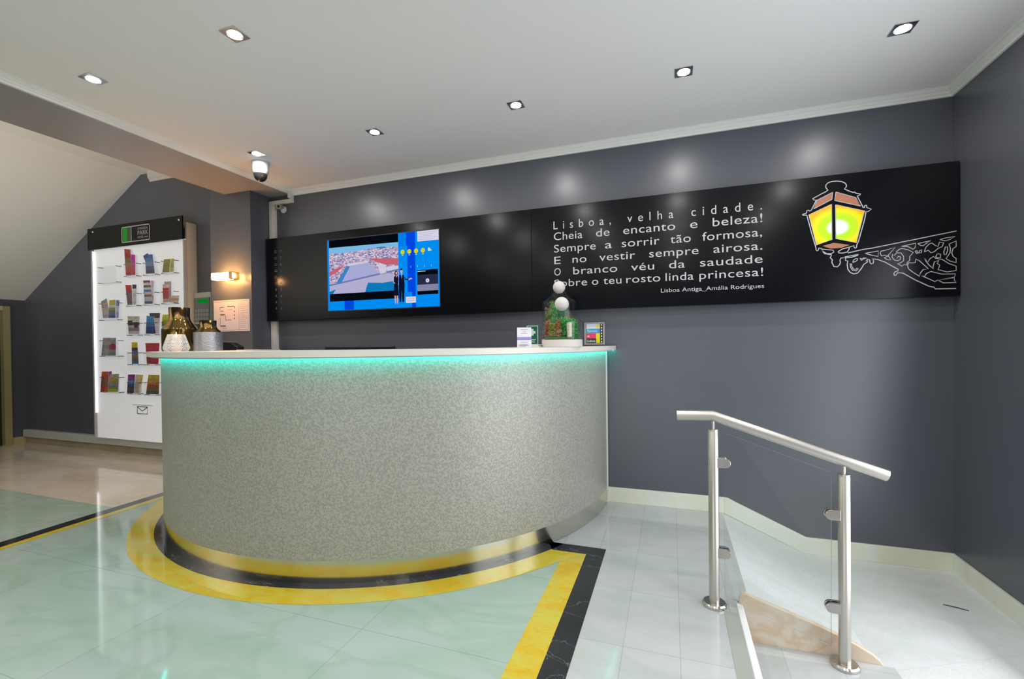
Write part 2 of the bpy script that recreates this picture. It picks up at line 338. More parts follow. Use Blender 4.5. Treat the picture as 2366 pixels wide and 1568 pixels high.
BRO={
'b1':[(-5.508, 2.223), (-5.409, 2.21), (-5.381, 1.932), (-5.472, 1.935)],
'b2':[(-5.404, 2.159), (-5.342, 2.147), (-5.331, 1.932), (-5.396, 1.936)],
'b3':[(-5.186, 2.137), (-5.068, 2.133), (-5.025, 1.932), (-5.157, 1.935)],
'b3b':[(-5.222, 2.128), (-5.151, 2.154), (-5.094, 2.05), (-5.157, 2.035)],
'b4':[(-4.898, 2.069), (-4.804, 2.067), (-4.811, 1.93), (-4.912, 1.932)],
'b5':[(-4.801, 2.069), (-4.758, 2.068), (-4.748, 1.931), (-4.81, 1.932)],
'b6':[(-5.501, 1.84), (-5.402, 1.832), (-5.378, 1.621), (-5.457, 1.622)],
'b7':[(-5.398, 1.839), (-5.334, 1.834), (-5.333, 1.623), (-5.375, 1.621)],
'b8':[(-5.219, 1.87), (-5.114, 1.866), (-5.064, 1.621), (-5.188, 1.624)],
'b8b':[(-5.108, 1.864), (-5.064, 1.859), (-5.064, 1.625), (-5.096, 1.627)],
'b9':[(-4.926, 1.815), (-4.831, 1.808), (-4.824, 1.628), (-4.909, 1.623)],
'b9b':[(-4.91, 1.842), (-4.806, 1.838), (-4.797, 1.627), (-4.872, 1.63)],
'b10':[(-4.798, 1.692), (-4.685, 1.689), (-4.689, 1.612), (-4.803, 1.623)],
'b11':[(-5.916, 1.678), (-5.821, 1.71), (-5.744, 1.494), (-5.869, 1.495)],
'b12':[(-5.766, 1.688), (-5.67, 1.688), (-5.656, 1.491), (-5.768, 1.494)],
'b13':[(-5.667, 1.686), (-5.613, 1.681), (-5.616, 1.49), (-5.652, 1.491)],
'b14':[(-5.477, 1.505), (-5.288, 1.497), (-5.277, 1.312), (-5.446, 1.311)],
'b15':[(-5.175, 1.5), (-5.068, 1.488), (-5.026, 1.309), (-5.177, 1.312)],
'b15b':[(-5.14, 1.527), (-4.98, 1.522), (-4.986, 1.311), (-5.104, 1.313)],
'b16':[(-4.934, 1.505), (-4.8, 1.499), (-4.803, 1.379), (-4.937, 1.382)],
'b17':[(-5.89, 1.281), (-5.775, 1.279), (-5.781, 1.085), (-5.906, 1.085)],
'b18':[(-5.775, 1.277), (-5.669, 1.277), (-5.661, 1.085), (-5.781, 1.083)],
'b19':[(-5.419, 1.225), (-5.328, 1.226), (-5.299, 0.996), (-5.403, 0.995)],
'b20':[(-5.203, 1.214), (-4.989, 1.213), (-4.995, 0.995), (-5.17, 0.995)],
'b21':[(-5.919, 0.91), (-5.814, 0.911), (-5.807, 0.687), (-5.929, 0.684)],
'b21b':[(-5.817, 0.911), (-5.759, 0.914), (-5.762, 0.688), (-5.824, 0.687)],
'b22':[(-5.794, 0.882), (-5.636, 0.888), (-5.639, 0.693), (-5.803, 0.687)],
'b23':[(-5.486, 0.881), (-5.374, 0.884), (-5.379, 0.686), (-5.491, 0.684)],
'b24':[(-5.374, 0.882), (-5.302, 0.881), (-5.304, 0.684), (-5.379, 0.682)],
'b25':[(-5.335, 0.878), (-5.26, 0.881), (-5.295, 0.688), (-5.33, 0.688)],
'b26':[(-5.167, 0.882), (-4.998, 0.882), (-4.997, 0.683), (-5.192, 0.682)],
}
POC=[
('c1', -5.912, 1.87, -5.601, 2.053),
('c1', -5.91, 1.466, -5.592, 1.657),
('c1', -5.907, 1.072, -5.59, 1.254),
('c1', -5.913, 0.682, -5.587, 0.854),
('c2', -5.484, 1.918, -5.283, 2.058),
('c2', -5.461, 1.605, -5.282, 1.743),
('c2', -5.457, 1.294, -5.274, 1.43),
('c2', -5.456, 0.982, -5.276, 1.118),
('c2', -5.472, 0.673, -5.285, 0.804),
('c3', -5.188, 1.916, -4.995, 2.052),
('c3', -5.192, 1.606, -5.007, 1.742),
('c3', -5.185, 1.294, -5.012, 1.428),
('c3', -5.202, 0.981, -5.015, 1.116),
('c3', -5.202, 0.669, -5.008, 0.807),
('c4', -4.913, 1.916, -4.716, 2.052),
('c4', -4.919, 1.607, -4.727, 1.739),
('c4', -4.922, 1.302, -4.729, 1.429),
]# ================================================================ materials
wallp = pm('slate_wall_paint', (0.082, 0.088, 0.108, 1), 0.33, spec=0.6)
white_paint = pm('white_ceiling_paint', (0.80, 0.785, 0.79, 1), 0.8, spec=0.2)
cornice_m = pm('white_cornice', (0.82, 0.82, 0.80, 1), 0.6, spec=0.3)
beam_m = pm('beam_paint', (0.30, 0.29, 0.30, 1), 0.35, spec=0.6)
mint = marble('mint_marble', (0.385, 0.51, 0.43, 1), (0.45, 0.55, 0.51, 1), (0.32, 0.46, 0.35, 1), 0.07, (0.915, 0.62), (-2.12, 1.545), joint=(0.72, 0.76, 0.70, 1))
whitem = marble('white_marble', (0.47, 0.50, 0.49, 1), (0.54, 0.55, 0.56, 1), (0.38, 0.46, 0.39, 1), 0.10, (0.206, 0.41), (0.023, 2.18), joint=(0.78, 0.82, 0.76, 1), veinamt=0.3)
beige = marble('beige_marble', (0.66, 0.58, 0.47, 1), (0.74, 0.67, 0.58, 1), (0.56, 0.47, 0.34, 1), 0.07, (0.915, 0.62), (-2.12, 1.545), joint=(0.80, 0.76, 0.7, 1), veinamt=0.3)
blackm = marble('black_marble', (0.016, 0.018, 0.022, 1), (0.028, 0.03, 0.036, 1), (0.35, 0.35, 0.36, 1), 0.08, scale=1.3, veinamt=0.35, vw=0.006)
yellowm = marble('yellow_marble', (0.66, 0.43, 0.012, 1), (0.60, 0.53, 0.07, 1), (0.60, 0.30, 0.005, 1), 0.08, scale=7.0, veinamt=0.4, vw=0.03)
rampm = marble('ramp_marble', (0.62, 0.66, 0.62, 1), (0.68, 0.70, 0.70, 1), (0.50, 0.50, 0.44, 1), 0.45, scale=2.6, veinamt=0.16, spec=0.3, grain=0.3)
landm = marble('speckled_landing', (0.60, 0.61, 0.60, 1), (0.66, 0.67, 0.66, 1), (0.7, 0.7, 0.66, 1), 0.6, scale=1.5, veinamt=0.2, spec=0.2, grain=0.3)
pinkm = marble('rose_marble', (0.72, 0.52, 0.36, 1), (0.72, 0.63, 0.52, 1), (0.62, 0.36, 0.16, 1), 0.2, scale=2.2, veinamt=0.5)
skirtm = marble('cream_skirting', (0.66, 0.66, 0.52, 1), (0.66, 0.70, 0.62, 1), (0.6, 0.5, 0.32, 1), 0.25, scale=2.0, veinamt=0.12)
tanskirt = marble('tan_skirting', (0.36, 0.31, 0.19, 1), (0.42, 0.37, 0.25, 1), (0.28, 0.22, 0.12, 1), 0.3, (0.6, 5.0), (0.1, 0), joint=(0.6, 0.6, 0.5, 1))
steel = pm('brushed_steel', (0.58, 0.555, 0.51, 1), 0.38, 1.0)
chrome = pm('chrome', (0.75, 0.75, 0.76, 1), 0.12, 1.0)
offwhite = pm('offwhite_plastic', (0.66, 0.65, 0.60, 1), 0.45)
blackgloss = pm('black_acrylic', (0.003, 0.0035, 0.005, 1), 0.19, spec=0.22)
blackplastic = pm('black_plastic', (0.012, 0.012, 0.014, 1), 0.35)
inkdark = pm('dark_ink', (0.03, 0.03, 0.035, 1), 0.6)
greyink = pm('grey_ink', (0.25, 0.25, 0.28, 1), 0.6)
paper = pm('white_paper', (0.78, 0.77, 0.76, 1), 0.7)
clear = thin_glass('clear_glass', (0.97, 0.985, 0.98, 1), 1.45, 0.0)
acrylic = thin_glass('clear_acrylic', (0.985, 0.985, 0.99, 1), 1.2, 0.02)
glassedge = pm('polished_glass_edge', (0.42, 0.47, 0.45, 1), 0.2)

YW, XR, XL, YF = 3.379, 1.565, -7.62, -5.0
ZC = 2.62
C = (-2.12, 3.379)
# ---------------------------------------------------------------- floor
fl = MB()
def fq(x0, x1, y0, y1, mi, z1=0.0): fl.box(x0, x1, y0, y1, -0.30, z1, mi)
fq(XL - 0.2, -3.85, YF, 2.17, 0); fq(XL - 0.2, -3.85, 2.17, YW, 2)
fq(-3.85, -0.354, YF, 2.53, 0); fq(-3.85, -1.3, 2.53, YW, 0); fq(-1.3, -0.354, 2.53, YW, 1)
fq(-0.354, 0.27, YF, 2.24, 1); fq(-0.354, 0.32, 2.24, YW, 1)
struct(fl.build('floor', [mint, whitem, beige]), 'polished pale marble lobby floor', 'floor')
# step tread and landing below the lobby
tr = MB(); tr.box(0.27, 0.84, YF, 2.225, -0.32, -0.163, 0)
struct(tr.build('floor', [whitem]), 'pale marble step tread below the lobby edge', 'step')
ns = MB(); ns.box(0.262, 0.288, YF, 2.215, -0.03, 0.004, 0)
struct(ns.build('trim_1', [pm('white_nosing', (0.82, 0.83, 0.82, 1), 0.3)], bevel=0.004), 'white nosing along the step edge', 'step nosing')
gs = MB(); gs.box(0.206, 0.258, YF, 2.14, 0.0, 0.0015, 0)
struct(gs.build('trim_2', [pm('grip_strip', (0.34, 0.36, 0.32, 1), 0.7, spec=0.2)]), 'grey grip strip beside the step nosing', 'grip strip')
ld = MB()
ld.prism([(0.80, 2.245), (0.84, 2.27), (1.565, 2.645), (1.565, YW), (0.80, YW)], -0.30, -0.209, 'z', 0)
ld.prism([(0.84, YF), (1.565, YF), (1.565, 2.642), (0.84, 2.267)], -0.30, -0.207, 'z', 1)
struct(ld.build('floor', [rampm, landm]), 'pale speckled lower landing at the foot of the ramp', 'landing')
rp = MB(); rp.prism([(0.32, 0.0), (0.80, -0.209), (0.80, -0.30), (0.32, -0.30)], 2.25, YW, 'y', 0)
struct(rp.build('floor', [rampm]), 'short pale marble ramp down beside the handrail', 'ramp')
# rose curb between step and ramp
cb = MB()
cb.prism([(0.272, -0.16), (0.274, 0.0), (0.278, 0.030), (0.286, 0.042), (0.300, 0.045), (0.36, 0.025), (0.46, -0.006), (0.56, -0.038), (0.66, -0.074), (0.72, -0.100), (0.765, -0.124), (0.795, -0.148), (0.812, -0.175), (0.818, -0.205), (0.818, -0.28), (0.272, -0.28)], 2.226, 2.252, 'y', 0)
struct(cb.build('trim_3', [pinkm], bevel=0.004), 'rose veined marble curb sloping between step and ramp', 'curb')
# grate scuff on the landing
sc = MB(); sc.prism([(1.31, 2.93), (1.40, 2.90), (1.405, 2.908), (1.36, 2.928), (1.315, 2.938)], -0.2088, -0.2080, 'z', 0)
struct(sc.build('trim_4', [pm('scuff', (0.08, 0.08, 0.09, 1), 0.7)]), 'small dark scuff mark on the landing', 'scuff mark')
# ---------------------------------------------------------------- floor inlay
zi0, zi1 = -0.012, 0.0008
def ringpoly(r0, r1, a0, a1, n=90):
    P = [(C[0] + r1 * math.cos(a0 + (a1 - a0) * k / n), C[1] + r1 * math.sin(a0 + (a1 - a0) * k / n)) for k in range(n + 1)]
    Q = [(C[0] + r0 * math.cos(a0 + (a1 - a0) * k / n), C[1] + r0 * math.sin(a0 + (a1 - a0) * k / n)) for k in range(n + 1)]
    return P + Q[::-1]
def ang(r, y): return math.asin((y - C[1]) / r)
def strip(mb, r0, r1, y0s, y1s, mi=0, n=110):
    """ring sector below given heights on the right (and mirrored on the left), as quads"""
    for k in range(n):
        t0, t1 = k / n, (k + 1) / n
        q = []
        for r, t in ((r0, t0), (r1, t0), (r1, t1), (r0, t1)):
            ar = ang(r, y0s); al = -math.pi - ang(r, y1s)
            a = al + (ar - al) * t
            q.append((C[0] + r * math.cos(a), C[1] + r * math.sin(a)))
        mb.add([(x, y, zi1) for x, y in q], [(0, 1, 2, 3)], mi)
bk = MB(); strip(bk, 1.60, 1.722, 2.578, 2.578)
bk.add([(x, y, zi1) for x, y in [(-0.690, 2.578), (-0.354, 2.578), (-0.45, 2.482), (-0.64, 2.482)]], [(0, 1, 2, 3)])
bk.add([(x, y, zi1) for x, y in [(-0.354, 2.578), (-0.354, YF), (-0.45, YF), (-0.45, 2.482)]], [(0, 1, 2, 3)])
bk.add([(x, y, zi1) for x, y in [(-3.872, 2.578), (-3.78, 2.578), (-3.735, 1.55), (-3.50, YF), (-3.60, YF), (-3.832, 1.55)]], [(0, 1, 2, 5), (5, 2, 3, 4)])
struct(bk.build('trim_5', [blackm]), 'black marble inlay band in the floor around the desk', 'floor inlay')
ye = MB(); strip(ye, 1.722, 1.853, 2.482, 2.49, 0)
ye.add([(x, y, zi1) for x, y in [(-0.45, 2.482), (-0.569, 2.349), (-0.569, YF), (-0.45, YF)]], [(0, 1, 2, 3)])
ye.add([(x, y, zi1 + 0.0003) for x, y in [(-0.45, 2.482), (-0.64, 2.482), (-0.70, 2.40), (-0.569, 2.349)]], [(0, 1, 2, 3)])
ye.add([(x, y, zi1) for x, y in [(-3.78, 2.578), (-3.70, 2.45), (-3.682, 1.55), (-3.45, YF), (-3.50, YF), (-3.735, 1.55)]], [(0, 1, 2, 5), (5, 2, 3, 4)])
struct(ye.build('trim_6', [yellowm]), 'yellow marble inlay band in the floor around the desk', 'floor inlay')
# ---------------------------------------------------------------- walls
wb = MB(); wb.box(XL - 0.2, XR + 0.2, YW, YW + 0.2, -0.3, 3.3)
struct(wb.build('wall_back', [wallp]), 'long slate grey back wall', 'wall')
wr = MB(); wr.box(XR, XR + 0.2, 2.75, YW, -0.3, 3.3); wr.box(XR, XR + 0.2, YF, 0.65, -0.3, 3.3); wr.box(XR, XR + 0.2, 0.65, 2.75, 1.95, 3.3)
struct(wr.build('wall_right', [wallp]), 'slate grey right wall', 'wall')
wl = MB(); wl.box(XL - 0.2, XL, YF, 2.15, -0.3, 3.3); wl.box(XL - 0.2, XL, 3.235, YW, -0.3, 3.3); wl.box(XL - 0.2, XL, 2.15, 3.235, 1.69, 3.3)
struct(wl.build('wall_left', [wallp]), 'slate grey left wall beyond the leaflet stand', 'wall')
wf = MB(); wf.box(XL - 0.2, XR + 0.2, YF - 0.2, YF, -0.3, 3.3)
struct(wf.build('wall_front', [pm('warm_grey_front', (0.07, 0.07, 0.07, 1), 0.6)]), 'plain wall behind the viewer', 'wall')
pl = MB(); pl.box(-4.114, -3.61, 3.15, YW, 0.0, 3.10)
struct(pl.build('wall_pillar', [wallp]), 'dark pillar carrying the wall lamp', 'pillar')
# ---------------------------------------------------------------- ceilings
ce = MB(); ce.box(-3.376, XR + 0.2, YF, YW + 0.1, ZC, ZC + 0.15)
struct(ce.build('ceiling', [white_paint]), 'white lobby ceiling', 'ceiling')
bm_ = MB(); bm_.box(-3.925, -3.375, YF, YW, 2.586, 3.3)
struct(bm_.build('trim_7', [beam_m]), 'grey ceiling beam left of the downlights', 'beam')
so = MB()
def zs(x): return 1.785 + 0.597 * (x + 7.6)
xt = -5.44; so.prism([(XL, zs(XL)), (xt, 3.05), (-3.925, 3.05), (-3.925, 3.25), (xt - 0.1, 3.25), (XL, zs(XL) + 0.25)], YF, YW, 'y', 0)
struct(so.build('ceiling', [pm('cream_soffit', (0.80, 0.775, 0.73, 1), 0.75, spec=0.2)]), 'cream sloping underside of the staircase', 'ceiling')
# cornices
def cornice(name, path, nrm, z0, lab, kd=1.0):
    prof = [(0, 0), (0.012, 0), (0.012, 0.011), (0.024, 0.015), (0.024, 0.026), (0.038, 0.030), (0.038, 0.039), (0.05, 0.044), (0.05, 0.048)]
    mb = MB(); vs = []
    for p, n_ in zip(path, nrm):
        for d, z in prof: vs.append((p[0] + n_[0] * d * kd, p[1] + n_[1] * d, z0 + z / 0.048 * (ZC - z0)))
    k = len(prof); fs = []
    for i in range(len(path) - 1):
        for j in range(k - 1): fs.append((i * k + j, i * k + j + 1, (i + 1) * k + j + 1, (i + 1) * k + j))
    mb.add(vs, fs)
    return struct(mb.build(name, [cornice_m]), lab, 'cornice')
cornice('trim_8', [(-3.375, YW), (XR, YW)], [(1, -1), (-1, -1)], 2.572, 'white stepped cornice above the back wall')
cornice('trim_9', [(XR, YW), (XR, YF)], [(-1, -1), (-1, 1)], 2.572, 'white stepped cornice above the right wall')
cornice('trim_10', [(-3.375, YF), (-3.375, YW)], [(1, 1), (1, -1)], 2.590, 'white stepped cornice along the beam', 1.5)
sm_ = MB(); sm_.prism([(YW, 2.950), (YW - 0.012, 2.950), (YW - 0.02, 2.970), (YW - 0.034, 2.985), (YW - 0.04, 3.05), (YW, 3.05)], -5.28, -3.925, 'x')
struct(sm_.build('trim_11', [pm('stub_cream', (0.55, 0.52, 0.48, 1), 0.8, spec=0.1)]), 'cream cornice end under the stair ceiling', 'cornice')
# ---------------------------------------------------------------- skirtings
bb = MB(); bb.prism([(-0.445, 0.0), (0.325, 0.0), (0.80, -0.209), (XR, -0.209), (XR, -0.103), (0.81, -0.103), (0.78, -0.090), (0.385, 0.088), (0.355, 0.104), (0.33, 0.107), (-0.445, 0.107)], YW - 0.014, YW, 'y')
struct(bb.build('baseboard_back', [skirtm], bevel=0.002), 'cream marble skirting stepping down along the ramp', 'skirting')
br_ = MB(); br_.box(XR - 0.014, XR, 2.76, YW - 0.014, -0.215, -0.103)
struct(br_.build('baseboard_right', [skirtm], bevel=0.002), 'cream marble skirting on the right wall', 'skirting')
b2 = MB(); b2.box(XL, -4.114, YW - 0.012, YW, 0.0, 0.082)
struct(b2.build('baseboard_left', [tanskirt]), 'tan tile skirting under the leaflet stand', 'skirting')
b3 = MB(); b3.box(XL, XL + 0.012, 3.24, YW - 0.012, 0.0, 0.085)
struct(b3.build('baseboard_left', [pm('yellow_skirting', (0.46, 0.40, 0.22, 1), 0.35)]), 'short cream skirting piece beside the doorway', 'skirting')
lg = MB(); lg.box(XL + 0.012, -4.114, YW - 0.05, YW, 0.083, 0.172)
struct(lg.build('trim_12', [pm('grey_ledge', (0.50, 0.51, 0.48, 1), 0.4)], bevel=0.003), 'grey ledge running along the foot of the wall', 'ledge')
# doorway in the left wall
dr = thing('door_1', 'doorway with brass frame at the far left', 'door', (XL, 2.7, 0.0)); dr['kind'] = 'structure'
f_ = MB(); f_.box(XL - 0.1, XL + 0.02, 3.17, 3.235, 0.0, 1.69); f_.box(XL - 0.1, XL + 0.02, 2.15, 2.25, 0.0, 1.69)
f_.build('door_frame', [pm('brass_frame', (0.50, 0.43, 0.22, 1), 0.35, 0.5)], dr, dr.location)
f_ = MB(); f_.box(XL - 0.1, XL + 0.022, 2.25, 3.17, 1.64, 1.69)
f_.build('door_head', [pm('cream_head', (0.6, 0.5, 0.36, 1), 0.4)], dr, dr.location)
f_ = MB(); f_.box(XL - 0.1, XL - 0.05, 2.25, 3.17, 0.0, 1.64)
f_.build('door_leaf', [pm('dark_olive_leaf', (0.018, 0.026, 0.010, 1), 0.25)], dr, dr.location)
# glazed entrance in the right wall, behind the viewer
wn = thing('window_1', 'glazed street entrance beside the steps, outside the view', 'window', (XR + 0.1, 1.7, -0.209)); wn['kind'] = 'structure'
w_ = MB()
for y in (0.65, 1.675, 2.70): w_.box(XR + 0.06, XR + 0.14, y, y + 0.05, -0.209, 1.95)
w_.box(XR + 0.06, XR + 0.14, 0.65, 2.75, 1.9, 1.95)
w_.build('window_frame', [steel], wn, wn.location)
w_ = MB(); w_.box(XR + 0.095, XR + 0.105, 0.65, 2.75, -0.209, 1.95); w_.build('pane', [clear], wn, wn.location)
# ================================================================ reception desk
led = em('turquoise_led', (0.0, 0.75, 0.66, 1), 46.0)
fabric = pm('silver_textured_fabric', (0.36, 0.36, 0.31, 1), 0.42, 0.16)
def fabric_nodes(m):
    nt = m.node_tree; b = nt.nodes['Principled BSDF']
    tc = nt.nodes.new('ShaderNodeTexCoord'); mp = N(nt, 'ShaderNodeMapping'); nt.links.new(tc.outputs['Object'], mp.inputs[0])
    t = N(nt, 'ShaderNodeTexNoise', i_Scale=100.0, i_Detail=1.0, i_Distortion=0.6); nt.links.new(mp.outputs[0], t.inputs['Vector'])
    r = ramp(nt, t.outputs[0], 0.42, 0.58)
    c = mixc(nt, r, (0.31, 0.31, 0.268, 1), (0.41, 0.405, 0.355, 1)); nt.links.new(c, b.inputs['Base Color'])
    bp = N(nt, 'ShaderNodeBump'); bp.inputs['Strength'].default_value = 0.28; bp.inputs['Distance'].default_value = 0.0022
    nt.links.new(r, bp.inputs['Height']); nt.links.new(bp.outputs[0], b.inputs['Normal'])
fabric_nodes(fabric)
desk = thing('reception_desk', 'semicircular reception desk in silver textured covering with a steel plinth', 'reception desk', (C[0], 1.75, 0.0))
dl = desk.location
aL = -math.pi + 0.135; aR = -0.004
b_ = MB(); b_.ring(C, 1.60, 1.672, 0.109, 1.104, aL, aR, 120); b_.build('curved_front', [fabric], desk, dl)
b_ = MB(); b_.ring(C, 1.60, 1.669, 0.0012, 0.109, aL, aR, 120); b_.build('plinth', [pm('polished_plinth', (0.68, 0.65, 0.57, 1), 0.17, 1.0)], desk, dl)
b_ = MB(); b_.ring(C, 1.56, 1.60, 1.06, 1.109, aL, aR, 120); b_.build('top_rail', [pm('desk_rail', (0.3, 0.3, 0.29, 1), 0.6)], desk, dl)
b_ = MB(); b_.ring(C, 1.722, 1.725, 1.1025, 1.1088, aL, aR - 0.025, 120); b_.build('led_profile', [pm('led_profile', (0.6, 0.6, 0.58, 1), 0.4)], desk, dl)
b_ = MB(); b_.ring(C, 1.7195, 1.7215, 1.1035, 1.1086, aL, aR, 120); b_.build('led_strip', [led], desk, dl)
b_ = MB(); b_.box(C[0] + 1.60, C[0] + 1.680, 3.345, 3.363, 0.001, 1.108); b_.build('end_trim', [pm('desk_end_trim', (0.72, 0.71, 0.66, 1), 0.4)], desk, dl)
b_ = MB(); b_.ring(C, 0.95, 1.60, 0.72, 0.745, aL + 0.25, aR - 0.08, 80); b_.build('work_surface', [pm('desk_work_surface', (0.5, 0.48, 0.44, 1), 0.4)], desk, dl)
top = MB(); top.ring(C, 1.24, 1.742, 1.109, 1.138, aL, aR, 140)
tag(top.build('countertop', [pm('countertop_solid', (0.70, 0.67, 0.61, 1), 0.32)], None, (C[0], 1.75, 1.109)), 'long curved off-white countertop on the reception desk', 'countertop')

# ================================================================ monitor behind the desk
mo = thing('monitor', 'black monitor seen from behind over the desk, only its top edge showing', 'monitor', (-1.98, 2.56, 0.745), math.radians(6))
m_ = MB(); m_.box(-0.255, 0.255, -0.02, 0.02, 0.105, 0.412); m_.build('housing', [blackplastic], mo, bevel=0.006)
m_ = MB(); m_.rect(-0.245, 0.245, 0.118, 0.405, 0.0205); m_.build('screen', [pm('monitor_glass', (0.01, 0.01, 0.012, 1), 0.1)], mo)
m_ = MB(); m_.lathe([(0.02, 0.008), (0.02, 0.20)], (0, -0.03, 0), 16, close=True); m_.build('neck', [blackplastic], mo)
m_ = MB(); m_.box(-0.12, 0.12, -0.11, 0.09, 0.0, 0.01); m_.build('stand', [blackplastic], mo, bevel=0.004)

# ================================================================ downlights
bulb = em('downlight_bulb', (1.0, 0.98, 0.97, 1), 60.0)
def downlight_proto():
    t = thing('ceiling_downlight', '', 'ceiling light')
    f_ = MB(); a, r, n = 0.045, 0.035, 32
    vs = []
    for k in range(n):
        an = 2 * math.pi * k / n; c_, s_ = math.cos(an), math.sin(an); q = a / max(abs(c_), abs(s_))
        vs += [(r * c_, r * s_, -0.004), (q * c_, q * s_, -0.004), (q * c_, q * s_, 0.0), (r * 0.92 * c_, r * 0.92 * s_, 0.012)]
    fs = []
    for k in range(n):
        i, j = 4 * k, 4 * ((k + 1) % n)
        fs += [(i, j, j + 1, i + 1), (i + 1, j + 1, j + 2, i + 2), (i, i + 3, j + 3, j)]
    f_.add(vs, fs); f_.build('frame', [chrome], t)
    g = MB(); g.lathe([(0.0005, -0.001), (0.022, -0.003), (0.0325, 0.002), (0.0325, 0.012)], n=28); g.build('bulb', [bulb], t)
    d = bpy.data.lights.new('downlight_lamp', 'AREA'); d.shape = 'DISK'; d.size = 0.058; d.energy = SPOT_W; d.color = (1.0, 0.97, 0.94)
    lo = bpy.data.objects.new('downlight_lamp', d); COL.objects.link(lo); lo.parent = t; lo.location = (0, 0, -0.008)
    return t
dlabels = {
    (-2.94, 1.60): 'square downlight near the beam, foremost on the left side of the ceiling',
    (-1.91, 1.60): 'square downlight in the front row, second from the beam',
    (-2.94, 2.63): 'square downlight just above the white dome camera',
    (-1.90, 2.65): 'square downlight in the back row over the wall screen',
    (-0.883, 2.655): 'square downlight in the back row over the bare black panel left of the verse',
    (0.077, 2.65): 'square downlight in the back row over the end of the verse',
    (1.04, 2.645): 'square downlight in the back row nearest the right wall',
}
others = [(-0.883, 1.60), (0.077, 1.60), (1.04, 1.60)] + [(x, y) for x in (-2.94, -1.91, -0.883, 0.077, 1.04) for y in (0.56, -0.9, -2.4)]
dp = downlight_proto(); first = True
for xy, lab in dlabels.items():
    o = dp if first else copy_tree_root(dp); first = False
    o.location = (xy[0], xy[1], ZC); tag(o, lab, 'ceiling light', 'square downlights in the lobby ceiling')
for xy in others:
    o = copy_tree_root(dp); o.location = (xy[0], xy[1], ZC); tag(o, 'square downlight in the ceiling in front of the viewed part', 'ceiling light', 'downlights outside the view')

# ================================================================ dome camera, bullet camera, trunking
dc = thing('dome_camera', 'white dome security camera with black glass hanging from the ceiling', 'security camera', (-3.062, 2.772, ZC))
m_ = MB(); m_.lathe([(0.001, 0.0), (0.066, 0.0), (0.066, -0.010), (0.062, -0.014), (0.060, -0.070), (0.056, -0.088), (0.051, -0.094), (0.001, -0.094)], n=40); m_.build('housing', [pm('camera_white', (0.55, 0.55, 0.57, 1), 0.5, spec=0.2)], dc)
m_ = MB(); m_.lathe([(0.050, -0.094)] + [(0.050 * math.cos(t * math.pi / 20), -0.096 - 0.055 * math.sin(t * math.pi / 20)) for t in range(0, 11)], n=36); m_.build('dome', [pm('smoked_dome', (0.02, 0.018, 0.018, 1), 0.08)], dc)
bc = thing('bullet_camera', 'small pale bullet camera on the wall under the corner trunking', 'security camera', (-3.45, 3.379, 2.455))
m_ = MB(); m_.lathe([(0.001, 0), (0.032, 0), (0.032, 0.008), (0.001, 0.008)], n=20); 
m_.v = [(x, -z, y) for x, y, z in m_.v]; m_.build('wall_plate', [offwhite], bc)
m_ = MB(); m_.tube([(0, -0.006, 0), (0.0, -0.035, -0.004)], 0.010, 10); m_.build('arm', [offwhite], bc)
m_ = MB(); m_.tube([(-0.01, -0.02, 0.018), (0.012, -0.075, 0.008)], 0.024, 20); m_.build('barrel', [pm('camera_shell', (0.27, 0.28, 0.24, 1), 0.4)], bc)
m_ = MB(); m_.tube([(0.012, -0.0755, 0.008), (0.0125, -0.0775, 0.0077)], 0.013, 16); m_.build('lens', [blackplastic], bc)
tk = thing('cable_trunking', 'cream cable trunking turning from the cornice down the wall', 'cable trunking', (-3.57, 3.365, 0.75))
m_ = MB(); m_.box(-3.605, -3.535, 3.352, YW - 0.001, 2.175, 2.54); m_.box(-3.577, -3.567, 3.350, 3.352, 2.175, 2.50); m_.build('upper_duct', [offwhite], tk, tk.location, bevel=0.003)
m_ = MB(); m_.box(-3.605, -3.535, 3.352, YW - 0.001, 0.75, 1.401); m_.box(-3.577, -3.567, 3.350, 3.352, 0.75, 1.401); m_.build('lower_duct', [offwhite], tk, tk.location, bevel=0.003)
m_ = MB(); m_.box(-3.535, -3.325, 3.352, YW - 0.001, 2.505, 2.540); m_.box(-3.535, -3.325, 3.349, 3.352, 2.517, 2.521); m_.build('horizontal_duct', [offwhite], tk, tk.location, bevel=0.003)
m_ = MB(); m_.box(-3.35, -3.325, 3.325, YW - 0.001, 2.54, ZC - 0.001); m_.build('corner_duct', [offwhite], tk, tk.location, bevel=0.003)

# ================================================================ black wall panel with verse and lantern drawing
YP = 3.30
pn = thing('wall_panel', 'long glossy black wall panel with a verse and a street lantern drawing', 'wall panel', (-1.0, YP + 0.04, 1.404))
m_ = MB(); m_.box(-3.593, -0.988, YP, YW - 0.001, 1.404, 2.172); m_.box(-0.986, 1.558, YP, YW - 0.001, 1.404, 2.172)
m_.build('board', [blackgloss], pn, pn.location, bevel=0.002)
lett = pm('silver_lettering', (0.46, 0.46, 0.48, 1), 0.5)
caps = [0.058, 0.056, 0.055, 0.054, 0.053, 0.053]
for (zb, ws), cp in zip(VERSE, caps):
    m_ = MB()
    for w, x0, x1 in ws: add_text(m_, w, x0, x1, zb, cp, YP - 0.0015, 0, 1.9 if ws[0][0] == 'Lisboa,' else 1.05)
    m_.build('verse_line', [lett], pn, pn.location)
m_ = MB(); add_text(m_, 'Lisboa Antiga_Amália Rodrigues', -0.063, 0.5665, 1.5005, 0.027, YP - 0.0015); m_.build('credit_line', [lett], pn, pn.location)
